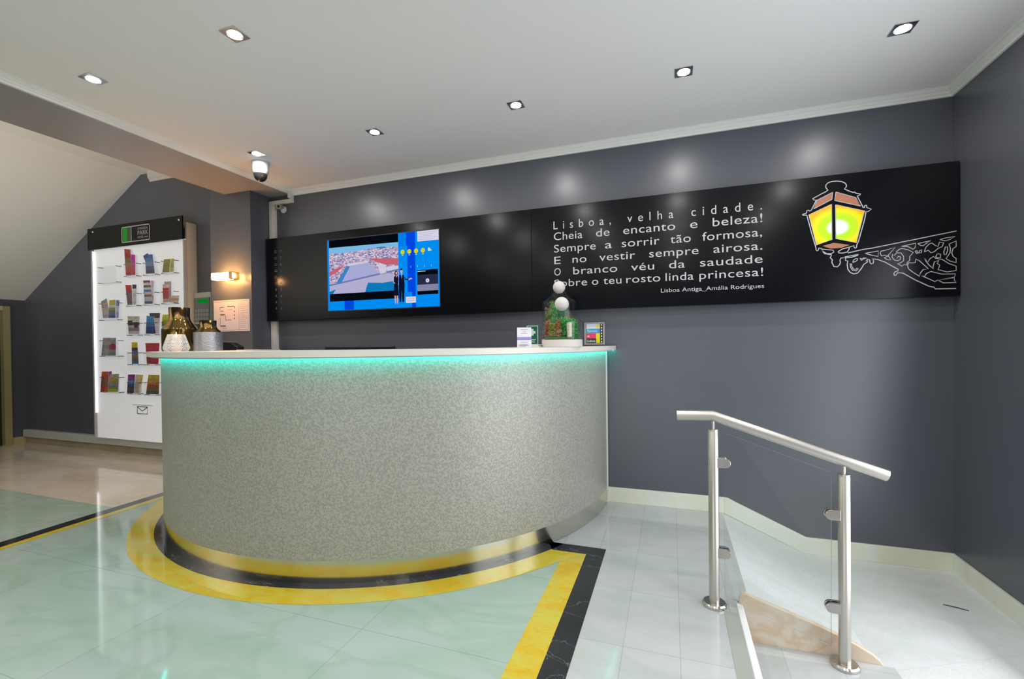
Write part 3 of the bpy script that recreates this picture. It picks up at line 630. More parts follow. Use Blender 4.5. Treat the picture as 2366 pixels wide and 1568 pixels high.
# lantern drawing
m_ = MB()
for k, pts in ART.items():
    w = 0.0052 if k in ('outline', 'outline2', 'arm', 'armb') else 0.0042
    m_.stroke(pts, w, YP - 0.0012)
m_.build('lantern_outline', [lett], pn, pn.location)
def lantern_pane_mat():
    m = bpy.data.materials.new('lantern_pane_print'); m.use_nodes = True
    nt = m.node_tree; b = nt.nodes['Principled BSDF']
    tc = nt.nodes.new('ShaderNodeTexCoord'); mp = N(nt, 'ShaderNodeMapping', vector_type='TEXTURE'); nt.links.new(tc.outputs['Object'], mp.inputs[0])
    mp.inputs['Location'].default_value = (0.968 + 1.0, -0.04, 1.850 - 1.404)
    mp.inputs['Scale'].default_value = (0.155, 10.0, 0.125)
    ln = N(nt, 'ShaderNodeVectorMath', operation='LENGTH'); nt.links.new(mp.outputs[0], ln.inputs[0])
    cr = nt.nodes.new('ShaderNodeValToRGB'); nt.links.new(ln.outputs['Value'], cr.inputs[0])
    e = cr.color_ramp.elements
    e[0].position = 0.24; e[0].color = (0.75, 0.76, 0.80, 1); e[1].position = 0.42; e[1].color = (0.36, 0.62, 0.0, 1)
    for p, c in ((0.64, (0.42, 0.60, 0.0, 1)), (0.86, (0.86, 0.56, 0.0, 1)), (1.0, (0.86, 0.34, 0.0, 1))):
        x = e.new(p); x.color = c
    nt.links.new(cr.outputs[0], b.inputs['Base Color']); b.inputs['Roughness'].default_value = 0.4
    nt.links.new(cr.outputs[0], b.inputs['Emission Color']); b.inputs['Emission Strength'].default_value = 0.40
    return m
lp = lantern_pane_mat()
copper = pm('copper_print', (0.42, 0.16, 0.09, 1), 0.45)
m_ = MB(); m_.quadxz(ART['paneL'][:-1], YP - 0.0006); m_.quadxz(ART['paneR'][:-1], YP - 0.0006); m_.build('lantern_pane', [lp], pn, pn.location)
m_ = MB(); m_.quadxz(ART['roofL'][:-1], YP - 0.0006); m_.quadxz(ART['roofR'][:-1], YP - 0.0006)
m_.quadxz([(0.888, 1.742), (0.947, 1.756), (0.985, 1.748), (1.03, 1.736), (0.985, 1.722), (0.93, 1.722)], YP - 0.0006); m_.build('lantern_roof', [copper], pn, pn.location)
# service icons, two columns
m_ = MB(); ic = pm('icon_grey', (0.06, 0.06, 0.065, 1), 0.5)
zz = 2.045
for r in range(10):
    z = 2.045 - r * 0.0585
    xa, xb = -3.478, -3.415
    kind = r % 5
    if r == 0:
        for k in range(3): m_.rect(xa - 0.014, xa + 0.014, z - 0.014 + k * 0.011, z - 0.007 + k * 0.011, YP - 0.001)
    elif r < 5:
        m_.rect(xa - 0.017, xa + 0.017, z - 0.012, z - 0.006, YP - 0.001); m_.rect(xa - 0.012, xa + 0.012, z + 0.004, z + 0.010, YP - 0.001)
        m_.rect(xa - 0.017, xa - 0.012, z - 0.006, z + 0.004, YP - 0.001); m_.rect(xa + 0.012, xa + 0.017, z - 0.006, z + 0.004, YP - 0.001)
    else:
        m_.quadxz([(xa - 0.010, z - 0.012), (xa + 0.010, z - 0.012), (xa + 0.004, z + 0.012), (xa - 0.004, z + 0.012)], YP - 0.001)
    z -= 0.005
    if kind == 0: m_.rect(xb - 0.014, xb + 0.014, z - 0.003, z + 0.003, YP - 0.001); m_.rect(xb - 0.014, xb + 0.014, z + 0.008, z + 0.013, YP - 0.001)
    elif kind == 1: m_.rect(xb - 0.004, xb + 0.004, z - 0.014, z + 0.010, YP - 0.001); m_.rect(xb - 0.010, xb + 0.010, z + 0.010, z + 0.014, YP - 0.001)
    elif kind == 2: m_.quadxz([(xb + 0.010 * math.cos(t * .785), z + 0.012 * math.sin(t * .785)) for t in range(8)], YP - 0.001)
    elif kind == 3: m_.quadxz([(xb - 0.012, z + 0.012), (xb - 0.006, z + 0.012), (xb + 0.012, z - 0.012), (xb + 0.006, z - 0.012)], YP - 0.001)
    else: m_.quadxz([(xb - 0.012, z), (xb, z - 0.012), (xb + 0.012, z + 0.004), (xb, z + 0.010)], YP - 0.001)
m_.build('service_icons', [ic], pn, pn.location)

# ================================================================ screen
tvt = thing('television', 'wall screen showing an aerial city view beside a blue weather column', 'television', (-2.318, YP - 0.004, 1.46))
YT = YP - 0.006
m_ = MB(); m_.box(-2.884, -1.757, YT + 0.0005, YP - 0.0005, 1.464, 2.102); m_.build('bezel', [blackplastic], tvt, tvt.location)
blue = em('screen_blue', S(0, 140, 240)); blued = em('screen_deep_blue', S(0, 70, 225)); blk = em('screen_black', S(6, 10, 18))
sky = em('screen_sky', S(120, 185, 228)); sea = em('screen_sea', S(10, 120, 185)); plaza = em('screen_plaza', S(166, 168, 212)); plazb = em('screen_quay', S(176, 172, 205))
redr = em('screen_red_roof', S(196, 96, 112)); whitb = em('screen_white_block', S(205, 200, 222)); facade = em('screen_blue_facade', S(60, 130, 190)); road = em('screen_road', S(110, 122, 176))
wcard = em('screen_card', S(215, 212, 232)); yel = em('screen_sun', S(222, 205, 20)); vid = em('screen_video', S(40, 44, 70)); vgr = em('screen_video_floor', S(130, 132, 160)); skin = em('screen_skin', S(215, 160, 165)); suit = em('screen_suit', S(12, 18, 48)); shirt = em('screen_shirt', S(150, 190, 235)); lines = em('screen_lines', S(140, 145, 170)); hill = em('screen_hill', S(60, 120, 150))
def city():
    m = em('screen_city', (1, 1, 1, 1)); nt = m.node_tree; e = nt.nodes['Emission']
    tc = nt.nodes.new('ShaderNodeTexCoord'); mp = N(nt, 'ShaderNodeMapping'); mp.inputs['Scale'].default_value = (60, 1, 130); nt.links.new(tc.outputs['Object'], mp.inputs[0])
    v = N(nt, 'ShaderNodeTexVoronoi', i_Scale=1.0); nt.links.new(mp.outputs[0], v.inputs['Vector'])
    cr = nt.nodes.new('ShaderNodeValToRGB'); nt.links.new(v.outputs['Color'], cr.inputs[0])
    el = cr.color_ramp.elements; el[0].position = 0.2; el[0].color = S(90, 120, 170); el[1].position = 0.8; el[1].color = S(220, 210, 225)
    x = el.new(0.45); x.color = S(185, 150, 180); x = el.new(0.6); x.color = S(196, 165, 188)
    nt.links.new(cr.outputs[0], e.inputs[0]); return m
cty = city()
SM = [blue, blued, blk, sky, sea, plaza, plazb, redr, whitb, facade, road, wcard, yel, vid, vgr, skin, suit, shirt, lines, hill, cty]
m_ = MB(); E0 = 0.00025
def sr(x0, x1, z0, z1, mi, lay): m_.rect(x0, x1, z0, z1, YT - E0 * lay, SM.index(mi))
def sp(pts, mi, lay): m_.quadxz(pts, YT - E0 * lay, SM.index(mi))
sr(-2.876, -1.765, 1.473, 2.094, blue, 0)
sr(-2.15, -2.07, 1.473, 2.094, blue, 1); sr(-2.06, -1.985, 1.60, 2.094, blued, 1); sr(-2.14, -1.985, 1.985, 2.094, blued, 1); sr(-2.70, -2.60, 1.475, 1.553, blued, 1); sr(-2.02, -1.985, 1.473, 1.60, blued, 1)
sr(-2.857, -2.146, 1.553, 2.094, blk, 2)
sp([(-2.857, 1.62), (-2.146, 1.62), (-2.146, 2.022), (-2.857, 2.028)], cty, 3)
sp([(-2.857, 1.975), (-2.60, 1.975), (-2.40, 1.992), (-2.146, 1.985), (-2.146, 2.022), (-2.857, 2.028)], sky, 4)
sp([(-2.37, 1.985), (-2.35, 1.996), (-2.28, 1.994), (-2.26, 1.984)], hill, 5)
sp([(-2.857, 1.62), (-2.146, 1.62), (-2.146, 1.76), (-2.30, 1.77), (-2.44, 1.865), (-2.66, 1.86), (-2.78, 1.72), (-2.857, 1.70)], plazb, 4)
sp([(-2.76, 1.705), (-2.33, 1.765), (-2.445, 1.872), (-2.665, 1.852)], plaza, 5)
sp([(-2.857, 1.690), (-2.146, 1.785), (-2.146, 1.800), (-2.857, 1.704)], road, 6)
sp([(-2.48, 1.62), (-2.146, 1.62), (-2.146, 1.66), (-2.20, 1.70), (-2.30, 1.69), (-2.45, 1.70), (-2.47, 1.655)], sea, 6)
sp([(-2.857, 1.62), (-2.82, 1.62), (-2.79, 1.66), (-2.857, 1.64)], sea, 6)
sp([(-2.665, 1.86), (-2.635, 1.85), (-2.735, 1.705), (-2.785, 1.715)], facade, 6)
sp([(-2.857, 1.815), (-2.70, 1.870), (-2.735, 1.835), (-2.79, 1.80), (-2.857, 1.78)], redr, 6)
sp([(-2.44, 1.905), (-2.146, 1.888), (-2.146, 1.838), (-2.26, 1.838), (-2.35, 1.868)], redr, 6)
sp([(-2.355, 1.855), (-2.265, 1.84), (-2.265, 1.775), (-2.325, 1.765)], whitb, 7)
sp([(-2.66, 1.876), (-2.45, 1.888), (-2.445, 1.872), (-2.665, 1.855)], whitb, 7)
sp([(-2.26, 1.826), (-2.146, 1.826), (-2.146, 1.80), (-2.26, 1.785)], whitb, 6)
sr(-1.963, -1.767, 2.010, 2.094, wcard, 3)
for k in range(5): sr(-1.955 + 0.01 * (k % 2), -1.79 - 0.02 * (k % 3), 2.078 - 0.014 * k, 2.080 - 0.014 * k, lines, 4)
for k in range(4):
    x = -2.1053 + k * 0.0643
    sp([(x + 0.019 * math.cos(t * .3927), 1.935 + 0.020 * math.sin(t * .3927)) for t in range(16)], yel, 3)
    sr(x - 0.008, x + 0.008, 1.904, 1.909, wcard, 3)
sp([(-1.866, 1.925), (-1.830, 1.928), (-1.838, 1.938), (-1.855, 1.956), (-1.866, 1.945)], wcard, 3)
sp([(-1.848, 1.928), (-1.828, 1.930), (-1.845, 1.944)], yel, 4)
for k in range(4): sr(-2.03 + 0.064 * k, -2.027 + 0.064 * k, 1.80, 1.815, wcard, 3)
sr(-1.969, -1.776, 1.573, 1.775, blk, 3); sr(-1.969, -1.776, 1.655, 1.735, vid, 4); sr(-1.969, -1.776, 1.603, 1.655, vgr, 4); sr(-1.966, -1.89, 1.762, 1.767, wcard, 4)
sp([(-1.873 + 0.017 * math.cos(t * .3927), 1.686 + 0.017 * math.sin(t * .3927)) for t in range(16)], wcard, 5)
sp([(-1.876, 1.680), (-1.876, 1.692), (-1.867, 1.686)], vid, 6)
sr(-2.080, -1.984, 1.510, 1.562, wcard, 3)
for k in range(2): sr(-2.07, -2.0, 1.528 + 0.014 * k, 1.531 + 0.014 * k, lines, 4)
# the two presenters
def ell(x, z, a, b): return [(x + a * math.cos(t * .3927), z + b * math.sin(t * .3927)) for t in range(16)]
sp([(-2.140, 1.745), (-2.095, 1.745), (-2.088, 1.66), (-2.095, 1.52), (-2.112, 1.52), (-2.117, 1.62), (-2.124, 1.52), (-2.140, 1.52), (-2.145, 1.66)], suit, 8)
sp([(-2.122, 1.765), (-2.108, 1.765), (-2.115, 1.71)], shirt, 9); sp(ell(-2.118, 1.778, 0.012, 0.017), skin, 9); sp([(-2.130, 1.785), (-2.106, 1.787), (-2.108, 1.798), (-2.128, 1.797)], suit, 10)
sp([(-2.095, 1.738), (-2.083, 1.70), (-2.050, 1.700), (-2.050, 1.709), (-2.078, 1.712)], suit, 8); sp([(-2.050, 1.698), (-2.012, 1.708), (-2.025, 1.718), (-2.050, 1.710)], skin, 9)
sp([(-2.195, 1.725), (-2.180, 1.742), (-2.155, 1.742), (-2.146, 1.72), (-2.150, 1.665), (-2.146, 1.575), (-2.195, 1.575), (-2.190, 1.665)], suit, 11)
sp(ell(-2.168, 1.762, 0.016, 0.022), suit, 11); sp(ell(-2.166, 1.764, 0.009, 0.013), skin, 12); sp([(-2.174, 1.746), (-2.158, 1.746), (-2.166, 1.725)], skin, 12)
sp([(-2.198, 1.725), (-2.190, 1.728), (-2.192, 1.69), (-2.178, 1.68), (-2.182, 1.675), (-2.200, 1.688)], skin, 12)
sp([(-2.188, 1.575), (-2.174, 1.575), (-2.174, 1.508), (-2.182, 1.508)], skin, 11); sp([(-2.166, 1.575), (-2.152, 1.575), (-2.155, 1.508), (-2.163, 1.508)], skin, 11)
m_.build('screen', SM, tvt, tvt.location, recalc=False)
# ================================================================ leaflet stand
YB = 3.272
st = thing('leaflet_stand', 'tall white backlit leaflet stand with a black sign head on the back wall', 'display stand', (-5.34, 3.30, 0.173))
sl = st.location
whiteboard = pm('backlit_board', (0.80, 0.80, 0.82, 1), 0.5, emit=(0.90, 0.93, 1.0, 1), estr=0.22)
m_ = MB(); m_.box(-6.058, -4.628, YB, YB + 0.012, 0.173, 2.262); m_.build('lit_board', [whiteboard], st, sl)
shell = pm('stand_shell', (0.56, 0.53, 0.50, 1), 0.45)
m_ = MB(); m_.box(-4.640, -4.610, YB + 0.012, YW - 0.001, 0.173, 2.43); m_.box(-6.070, -6.045, YB + 0.012, YW - 0.001, 0.173, 2.43); m_.box(-6.045, -4.640, YB + 0.012, YW - 0.001, 2.41, 2.43)
m_.build('casing', [shell], st, sl)
m_ = MB(); m_.box(-6.075, -6.056, YB - 0.022, YB + 0.012, 0.173, 2.25); m_.build('side_trim', [pm('stand_trim', (0.42, 0.40, 0.41, 1), 0.4)], st, sl)
m_ = MB(); m_.box(-4.630, -4.612, YB - 0.022, YB + 0.012, 0.173, 2.25); m_.build('side_trim', [pm('stand_trim', (0.42, 0.40, 0.41, 1), 0.4)], st, sl)
edge = em('stand_edge_light', (0.93, 0.96, 1.0, 1), 2.6)
m_ = MB(); m_.box(-6.056, -6.053, YB - 0.016, YB - 0.003, 0.45, 2.24); m_.build('edge_light', [edge], st, sl)
m_ = MB(); m_.box(-4.634, -4.631, YB - 0.016, YB - 0.003, 0.45, 2.24); m_.build('edge_light', [edge], st, sl)
m_ = MB(); m_.box(-6.10, -4.615, YB - 0.036, YB - 0.023, 2.252, 2.487); hd = m_.build('sign_head', [pm('sign_black', (0.006, 0.006, 0.0065, 1), 0.35, spec=0.2)], st, sl)
for x in (-5.998, -4.654):
    m_ = MB(); m_.ball((x, YB - 0.037, 2.444), 0.012, 10); m_.build('screw', [chrome], hd, sl)
ys = YB - 0.0375
m_ = MB(); m_.rect(-5.51, -5.37, 2.294, 2.443, ys, 0); m_.rect(-5.437, -5.37, 2.294, 2.443, ys - 0.0004, 1); m_.build('green_block', [pm('logo_green', (0.0, 0.30, 0.01, 1), 0.4), pm('logo_moss', (0.045, 0.075, 0.018, 1), 0.4)], hd, sl)
m_ = MB()
w = 0.010
for a, b, c, d in ((-5.526, -5.083, 2.442, 2.452), (-5.526, -5.083, 2.283, 2.293), (-5.526, -5.516, 2.283, 2.452), (-5.093, -5.083, 2.283, 2.452), (-5.376, -5.367, 2.283, 2.452)): m_.rect(a, b, c, d, ys - 0.0006)
m_.build('logo_frame', [lett], hd, sl)
m_ = MB(); add_text(m_, 'AVENIDA', -5.272, -5.115, 2.402, 0.024, ys - 0.0006); add_text(m_, 'PARK', -5.272, -5.110, 2.346, 0.046, ys - 0.0006); add_text(m_, 'HOTEL', -5.272, -5.180, 2.312, 0.022, ys - 0.0006)
for k in range(3):
    cx_ = -5.162 + k * 0.022
    m_.quadxz([(cx_ + (0.0105 if t % 2 == 0 else 0.0045) * math.sin(t * math.pi / 5), 2.321 + (0.0105 if t % 2 == 0 else 0.0045) * math.cos(t * math.pi / 5)) for t in range(10)], ys - 0.0006)
m_.build('logo_lettering', [lett], hd, sl)
# envelope symbol and letter slot
m_ = MB(); m_.stroke([(-5.391, 0.464), (-5.230, 0.464), (-5.230, 0.538), (-5.391, 0.538), (-5.391, 0.464)], 0.008, YB - 0.001); m_.stroke([(-5.391, 0.536), (-5.311, 0.494), (-5.230, 0.536)], 0.008, YB - 0.001)
m_.build('envelope_symbol', [inkdark], st, sl)
m_ = MB(); m_.box(-5.452, -5.141, YB - 0.012, YB, 0.552, 0.566); m_.build('letter_slot', [pm('slot_white', (0.85, 0.85, 0.88, 1), 0.3)], st, sl, bevel=0.003)
# clear pockets on pins
pinm = pm('pin_metal', (0.05, 0.05, 0.06, 1), 0.4, 0.4)
for (c_, x0, z0, x1, z1) in POC:
    m_ = MB(); m_.box(x0, x1, 3.222, 3.224, z0, z1); m_.box(x0, x1, 3.224, YB, z0 - 0.001, z0 + 0.001)
    pk = m_.build('pocket', [acrylic], st, sl)
    for px_ in (x0 + 0.006, x1 - 0.006):
        for pz in (z0 + 0.006, z1 - 0.006):
            q = MB(); q.tube([(px_, 3.228 - 0.006, pz), (px_, YB, pz)], 0.0034, 8); q.build('pin', [pinm], pk, sl)

def Cc(r, g, b):
    nm = 'print_%d_%d_%d' % (r, g, b)
    if nm in MATS: return MATS[nm]
    m = pm(nm, S(r, g, b), 0.5); nt = m.node_tree; bs = nt.nodes['Principled BSDF']
    tc = nt.nodes.new('ShaderNodeTexCoord'); mp = N(nt, 'ShaderNodeMapping'); mp.inputs['Scale'].default_value = (1.0, 1.0, 1.6); nt.links.new(tc.outputs['Object'], mp.inputs[0])
    t = N(nt, 'ShaderNodeTexNoise', i_Scale=42.0, i_Detail=3.0); nt.links.new(mp.outputs[0], t.inputs['Vector'])
    q = ramp(nt, t.outputs[0], 0.42, 0.62)
    cc = S(r, g, b); lt = tuple(min(1.0, x * 1.5 + 0.06) for x in cc[:3]) + (1,); dk = (cc[0] * 0.55, cc[1] * 0.6, cc[2] * 0.65, 1)
    x_ = mixc(nt, q, dk, lt); nt.links.new(mixc(nt, 0.33, cc, x_), bs.inputs['Base Color'])
    return m
# leaflets: name -> (layer depth, bands top to bottom, label)
LEAF = {
 'b1': (3.236, [(176, 60, 44), (150, 40, 40), (112, 104, 66), (150, 110, 70), (190, 62, 40), (170, 40, 52)], 'tall orange red leaflet with a small olive picture, top row of the stand'),
 'b2': (3.240, [(186, 30, 140), (196, 60, 160), (190, 70, 100), (176, 40, 60)], 'magenta leaflet tucked behind the tall orange red one'),
 'b3': (3.236, [(62, 96, 150), (80, 124, 176), (110, 140, 180), (70, 80, 112), (52, 52, 84)], 'tilted blue leaflet in the top row of the stand'),
 'b3b': (3.242, [(40, 62, 96), (70, 80, 96)], 'dark blue leaflet corner leaning behind the tilted blue one'),
 'b4': (3.236, [(150, 142, 44), (138, 130, 40), (132, 124, 42)], 'olive yellow leaflet in the top row of the stand, nearest the right edge'),
 'b5': (3.240, [(186, 184, 72), (160, 168, 90), (186, 190, 110)], 'pale green leaflet beside the olive yellow one'),
 'b6': (3.236, [(190, 64, 46), (170, 50, 54), (112, 92, 110), (110, 96, 104), (112, 84, 72)], 'slanted leaflet with red top and grey brown lower half, second row'),
 'b7': (3.241, [(56, 50, 52), (204, 204, 208), (190, 192, 196), (206, 206, 208), (186, 186, 190)], 'pale grey leaflet with a dark top edge, second row'),
 'b8': (3.236, [(140, 60, 92), (206, 206, 210), (92, 94, 92), (196, 194, 190), (90, 110, 176), (200, 204, 210), (150, 76, 40), (188, 190, 196), (172, 178, 196), (44, 66, 92)], 'tall leaflet of many stripes with a maroon top, second row'),
 'b8b': (3.241, [(210, 180, 190), (216, 200, 200), (196, 120, 130)], 'pinkish white leaflet behind the tall striped one'),
 'b9': (3.236, [(214, 170, 170), (186, 44, 44), (170, 34, 40), (186, 40, 44), (200, 150, 150)], 'bright red leaflet with pale borders, second row'),
 'b9b': (3.241, [(168, 152, 152), (150, 140, 136), (166, 156, 150)], 'grey leaflet standing behind the bright red one'),
 'b10': (3.238, [(196, 190, 176), (186, 140, 100), (190, 170, 150)], 'small square card with an orange brown figure, second row at the right edge'),
 'b11': (3.240, [(150, 140, 138), (190, 150, 146), (196, 180, 176), (190, 186, 186), (160, 158, 166)], 'pale leaflet leaning left in the wide pocket below the empty one'),
 'b12': (3.236, [(190, 160, 20), (196, 176, 60), (206, 206, 206), (186, 156, 30), (110, 130, 150), (90, 120, 160), (76, 80, 130)], 'yellow and blue leaflet in the wide pocket below the empty one'),
 'b13': (3.242, [(110, 130, 190), (200, 206, 224), (150, 160, 206)], 'thin blue and white leaflet beside the yellow and blue one'),
 'b14': (3.236, [(178, 172, 160), (196, 190, 178), (70, 58, 86), (180, 172, 160), (140, 110, 130), (196, 192, 186)], 'beige leaflet with dark purple blocks, third row'),
 'b15': (3.236, [(60, 130, 186), (50, 120, 176), (60, 110, 160), (40, 60, 140), (40, 44, 110)], 'blue teal leaflet in the third row'),
 'b15b': (3.241, [(70, 60, 70), (190, 176, 184), (206, 200, 206), (190, 180, 196)], 'whitish leaflet with a dark top behind the blue teal one'),
 'b16': (3.236, [(196, 196, 26), (176, 176, 30), (120, 140, 30), (90, 120, 36)], 'yellow green leaflet partly hidden by the big bronze vase'),
 'b17': (3.238, [(150, 138, 136), (166, 156, 156), (140, 132, 146), (160, 150, 150), (150, 140, 146)], 'beige grey leaflet in the wide pocket third from the top'),
 'b18': (3.235, [(132, 142, 142), (140, 150, 150), (150, 50, 80), (130, 142, 138), (110, 122, 118)], 'grey green leaflet with a red mark in the wide pocket third from the top'),
 'b19': (3.236, [(206, 176, 10), (196, 160, 20), (60, 40, 50), (80, 90, 130), (110, 110, 130), (130, 96, 70), (110, 80, 60), (30, 110, 176)], 'narrow leaflet with yellow top and blue foot, fourth row'),
 'b20': (3.236, [(170, 50, 50), (176, 40, 80), (170, 50, 110), (150, 40, 60), (150, 40, 56)], 'crimson leaflet crossed by the left end of the countertop'),
 'b21': (3.236, [(186, 80, 50), (170, 60, 50), (140, 80, 60), (112, 92, 70), (160, 60, 50), (176, 60, 60)], 'orange brown leaflet in the lowest wide pocket'),
 'b21b': (3.241, [(150, 60, 150), (170, 80, 150), (120, 40, 120)], 'purple leaflet edge in the lowest wide pocket'),
 'b22': (3.238, [(160, 150, 110), (170, 156, 120), (176, 140, 60), (130, 130, 160), (120, 130, 70), (176, 176, 20)], 'pale leaflet with a yellow foot in the lowest wide pocket'),
 'b23': (3.236, [(110, 40, 120), (120, 60, 120), (70, 120, 176), (40, 66, 110), (70, 60, 70), (60, 54, 70)], 'purple and blue leaflet in the lowest row'),
 'b24': (3.240, [(186, 172, 150), (170, 160, 150), (180, 166, 150)], 'beige leaflet beside the purple and blue one, lowest row'),
 'b25': (3.244, [(216, 176, 20), (206, 160, 30), (220, 206, 190), (214, 196, 150)], 'leaflet with a yellow top curling out of the lowest row'),
 'b26': (3.236, [(170, 150, 40), (160, 130, 50), (176, 120, 50), (150, 70, 50), (110, 90, 50), (70, 80, 50)], 'olive and orange leaflet in the lowest row beside the desk'),
}
for k, (yy, bands, lab) in LEAF.items():
    tl_, tr_, brr, bl_ = [Vector(p) for p in BRO[k]]
    n = len(bands); m_ = MB(); mats = [Cc(*c) for c in bands]
    lean = 0.010
    for i in range(n):
        t0, t1 = i / n, (i + 1) / n
        a0, a1 = tl_.lerp(bl_, t0), tl_.lerp(bl_, t1); c0, c1 = tr_.lerp(brr, t0), tr_.lerp(brr, t1)
        y0 = yy + lean * (1 - t0); y1 = yy + lean * (1 - t1)
        if k == 'b25': bow = lambda t: 0.02 * (t - .3) ** 2; y0 += bow(t0); y1 += bow(t1)
        m_.add([(a0.x, y0, a0.y), (c0.x, y0, c0.y), (c1.x, y1, c1.y), (a1.x, y1, a1.y)], [(0, 1, 2, 3)], i)
    # block of sheets behind the cover
    th = 0.003
    m_.add([(tl_.x, yy + lean, tl_.y), (tr_.x, yy + lean, tr_.y), (brr.x, yy, brr.y), (bl_.x, yy, bl_.y),
            (tl_.x, yy + lean + th, tl_.y), (tr_.x, yy + lean + th, tr_.y), (brr.x, yy + th, brr.y), (bl_.x, yy + th, bl_.y)],
           [(7, 6, 5, 4), (0, 4, 5, 1), (1, 5, 6, 2), (2, 6, 7, 3), (3, 7, 4, 0)], n)
    mats.append(paper)
    if k == 'b18':
        mats.append(Cc(160, 30, 60)); cx_, cz_ = (tl_ + tr_ + brr + bl_) / 4 * 1.0
        m_.quadxz([(cx_ + 0.005 + 0.055 * math.cos(t * .3927), cz_ - 0.01 + 0.045 * math.sin(t * .3927)) for t in range(16)], yy + 0.0035, len(mats) - 1)
    if k == 'b14':
        mats.append(Cc(52, 40, 70)); c_ = (tl_ + tr_ + brr + bl_) / 4
        m_.rect(c_.x - 0.09, c_.x - 0.02, c_.y - 0.0, c_.y + 0.05, yy + 0.003, len(mats) - 1); m_.rect(c_.x + 0.01, c_.x + 0.07, c_.y - 0.03, c_.y + 0.02, yy + 0.003, len(mats) - 1)
    o = m_.build('leaflet', mats, None, (bl_.x, yy, bl_.y), recalc=False)
    tag(o, lab, 'leaflet', 'leaflets in the lit stand')

# ================================================================ pillar: wall lamp, evacuation plan, alarm panel
sn = thing('wall_lamp', 'small brass and glass wall lamp glowing on the dark pillar', 'wall lamp', (-3.84, 3.15, 1.807))
m_ = MB(); m_.box(-0.055, 0.055, -0.046, 0.0, -0.025, 0.025); m_.build('back_plate', [pm('lamp_brass', (0.55, 0.40, 0.20, 1), 0.3, 0.9)], sn, bevel=0.003)
m_ = MB(); m_.box(-0.125, 0.095, -0.115, -0.045, -0.030, 0.030); m_.build('glass_shade', [em('lamp_glass', (1.0, 0.45, 0.12, 1), 75.0)], sn, bevel=0.006)
m_ = MB(); m_.box(0.095, 0.135, -0.118, -0.042, -0.033, 0.033); m_.build('end_cap', [pm('lamp_brass', (0.55, 0.40, 0.20, 1), 0.3, 0.9)], sn, bevel=0.003)
for nm, lx, lz, e in (('lamp_side_light', 0.165, 0.0, 1.6),):
    d = bpy.data.lights.new(nm, 'POINT'); d.energy = e; d.color = (1.0, 0.50, 0.20); d.shadow_soft_size = 0.03
    lo = bpy.data.objects.new(nm, d); COL.objects.link(lo); lo.parent = sn; lo.location = (lx, -0.085, lz)
ep = thing('evacuation_plan', 'pale pink sheet with a floor plan drawing fixed to the pillar', 'notice', (-3.86, 3.15, 1.45))
m_ = MB(); m_.box(-4.082, -3.637, 3.146, 3.1499, 1.308, 1.600); m_.build('sheet', [pm('pink_paper', (0.66, 0.56, 0.57, 1), 0.6)], ep, ep.location)
m_ = MB(); yq = 3.1455
def ln(x0, z0, x1, z1, w=0.004): m_.rect(min(x0, x1) - (w / 2 if x0 == x1 else 0), max(x0, x1) + (w / 2 if x0 == x1 else 0), min(z0, z1) - (w / 2 if z0 == z1 else 0), max(z0, z1) + (w / 2 if z0 == z1 else 0), yq)
for a in ((-4.0, 1.535, -4.0, 1.51), (-4.0, 1.535, -3.955, 1.535), (-4.0, 1.50, -3.955, 1.50), (-4.0, 1.465, -3.94, 1.465, .008), (-4.0, 1.44, -4.0, 1.36), (-4.0, 1.36, -3.93, 1.36, .009), (-3.93, 1.46, -3.93, 1.41), (-3.93, 1.415, -3.86, 1.415), (-3.91, 1.54, -3.82, 1.54, .007), (-3.815, 1.54, -3.815, 1.52, .006), (-3.82, 1.50, -3.82, 1.485, .009), (-3.82, 1.465, -3.82, 1.45, .009), (-3.82, 1.435, -3.82, 1.42, .009), (-3.91, 1.51, -3.84, 1.51, .002), (-3.965, 1.34, -3.92, 1.34, .003), (-3.765, 1.585, -3.765, 1.32, .002), (-4.07, 1.588, -3.65, 1.588, .002), (-4.07, 1.32, -3.65, 1.32, .002), (-3.65, 1.588, -3.65, 1.32, .002)): ln(*a)
for k in range(14): ln(-3.75, 1.565 - k * 0.017, -3.69 + 0.03 * ((k * 7) % 3) / 2, 1.565 - k * 0.017, .0018)
m_.build('plan_drawing', [inkdark], ep, ep.location)
ap = thing('alarm_panel', 'grey alarm control panel with a green display between stand and pillar', 'alarm panel', (-4.52, 3.379, 1.44))
m_ = MB(); m_.box(-4.600, -4.365, 3.335, YW, 1.40, 1.72); m_.build('case', [pm('panel_beige', (0.42, 0.42, 0.37, 1), 0.5)], ap, ap.location, bevel=0.004)
m_ = MB(); m_.box(-4.585, -4.375, 3.325, 3.335, 1.42, 1.665); m_.build('face', [pm('panel_grey', (0.14, 0.155, 0.15, 1), 0.45)], ap, ap.location, bevel=0.003)
m_ = MB(); m_.box(-4.535, -4.39, 3.3235, 3.325, 1.612, 1.648); m_.build('display', [em('panel_green', (0.0, 0.20, 0.015, 1), 1.0)], ap, ap.location)
m_ = MB()
for r in range(3):
    for c_ in range(5): m_.box(-4.575 + c_ * 0.039, -4.545 + c_ * 0.039, 3.3225, 3.325, 1.52 - r * 0.042, 1.548 - r * 0.042)
m_.build('buttons', [pm('panel_button', (0.25, 0.26, 0.25, 1), 0.5)], ap, ap.location)
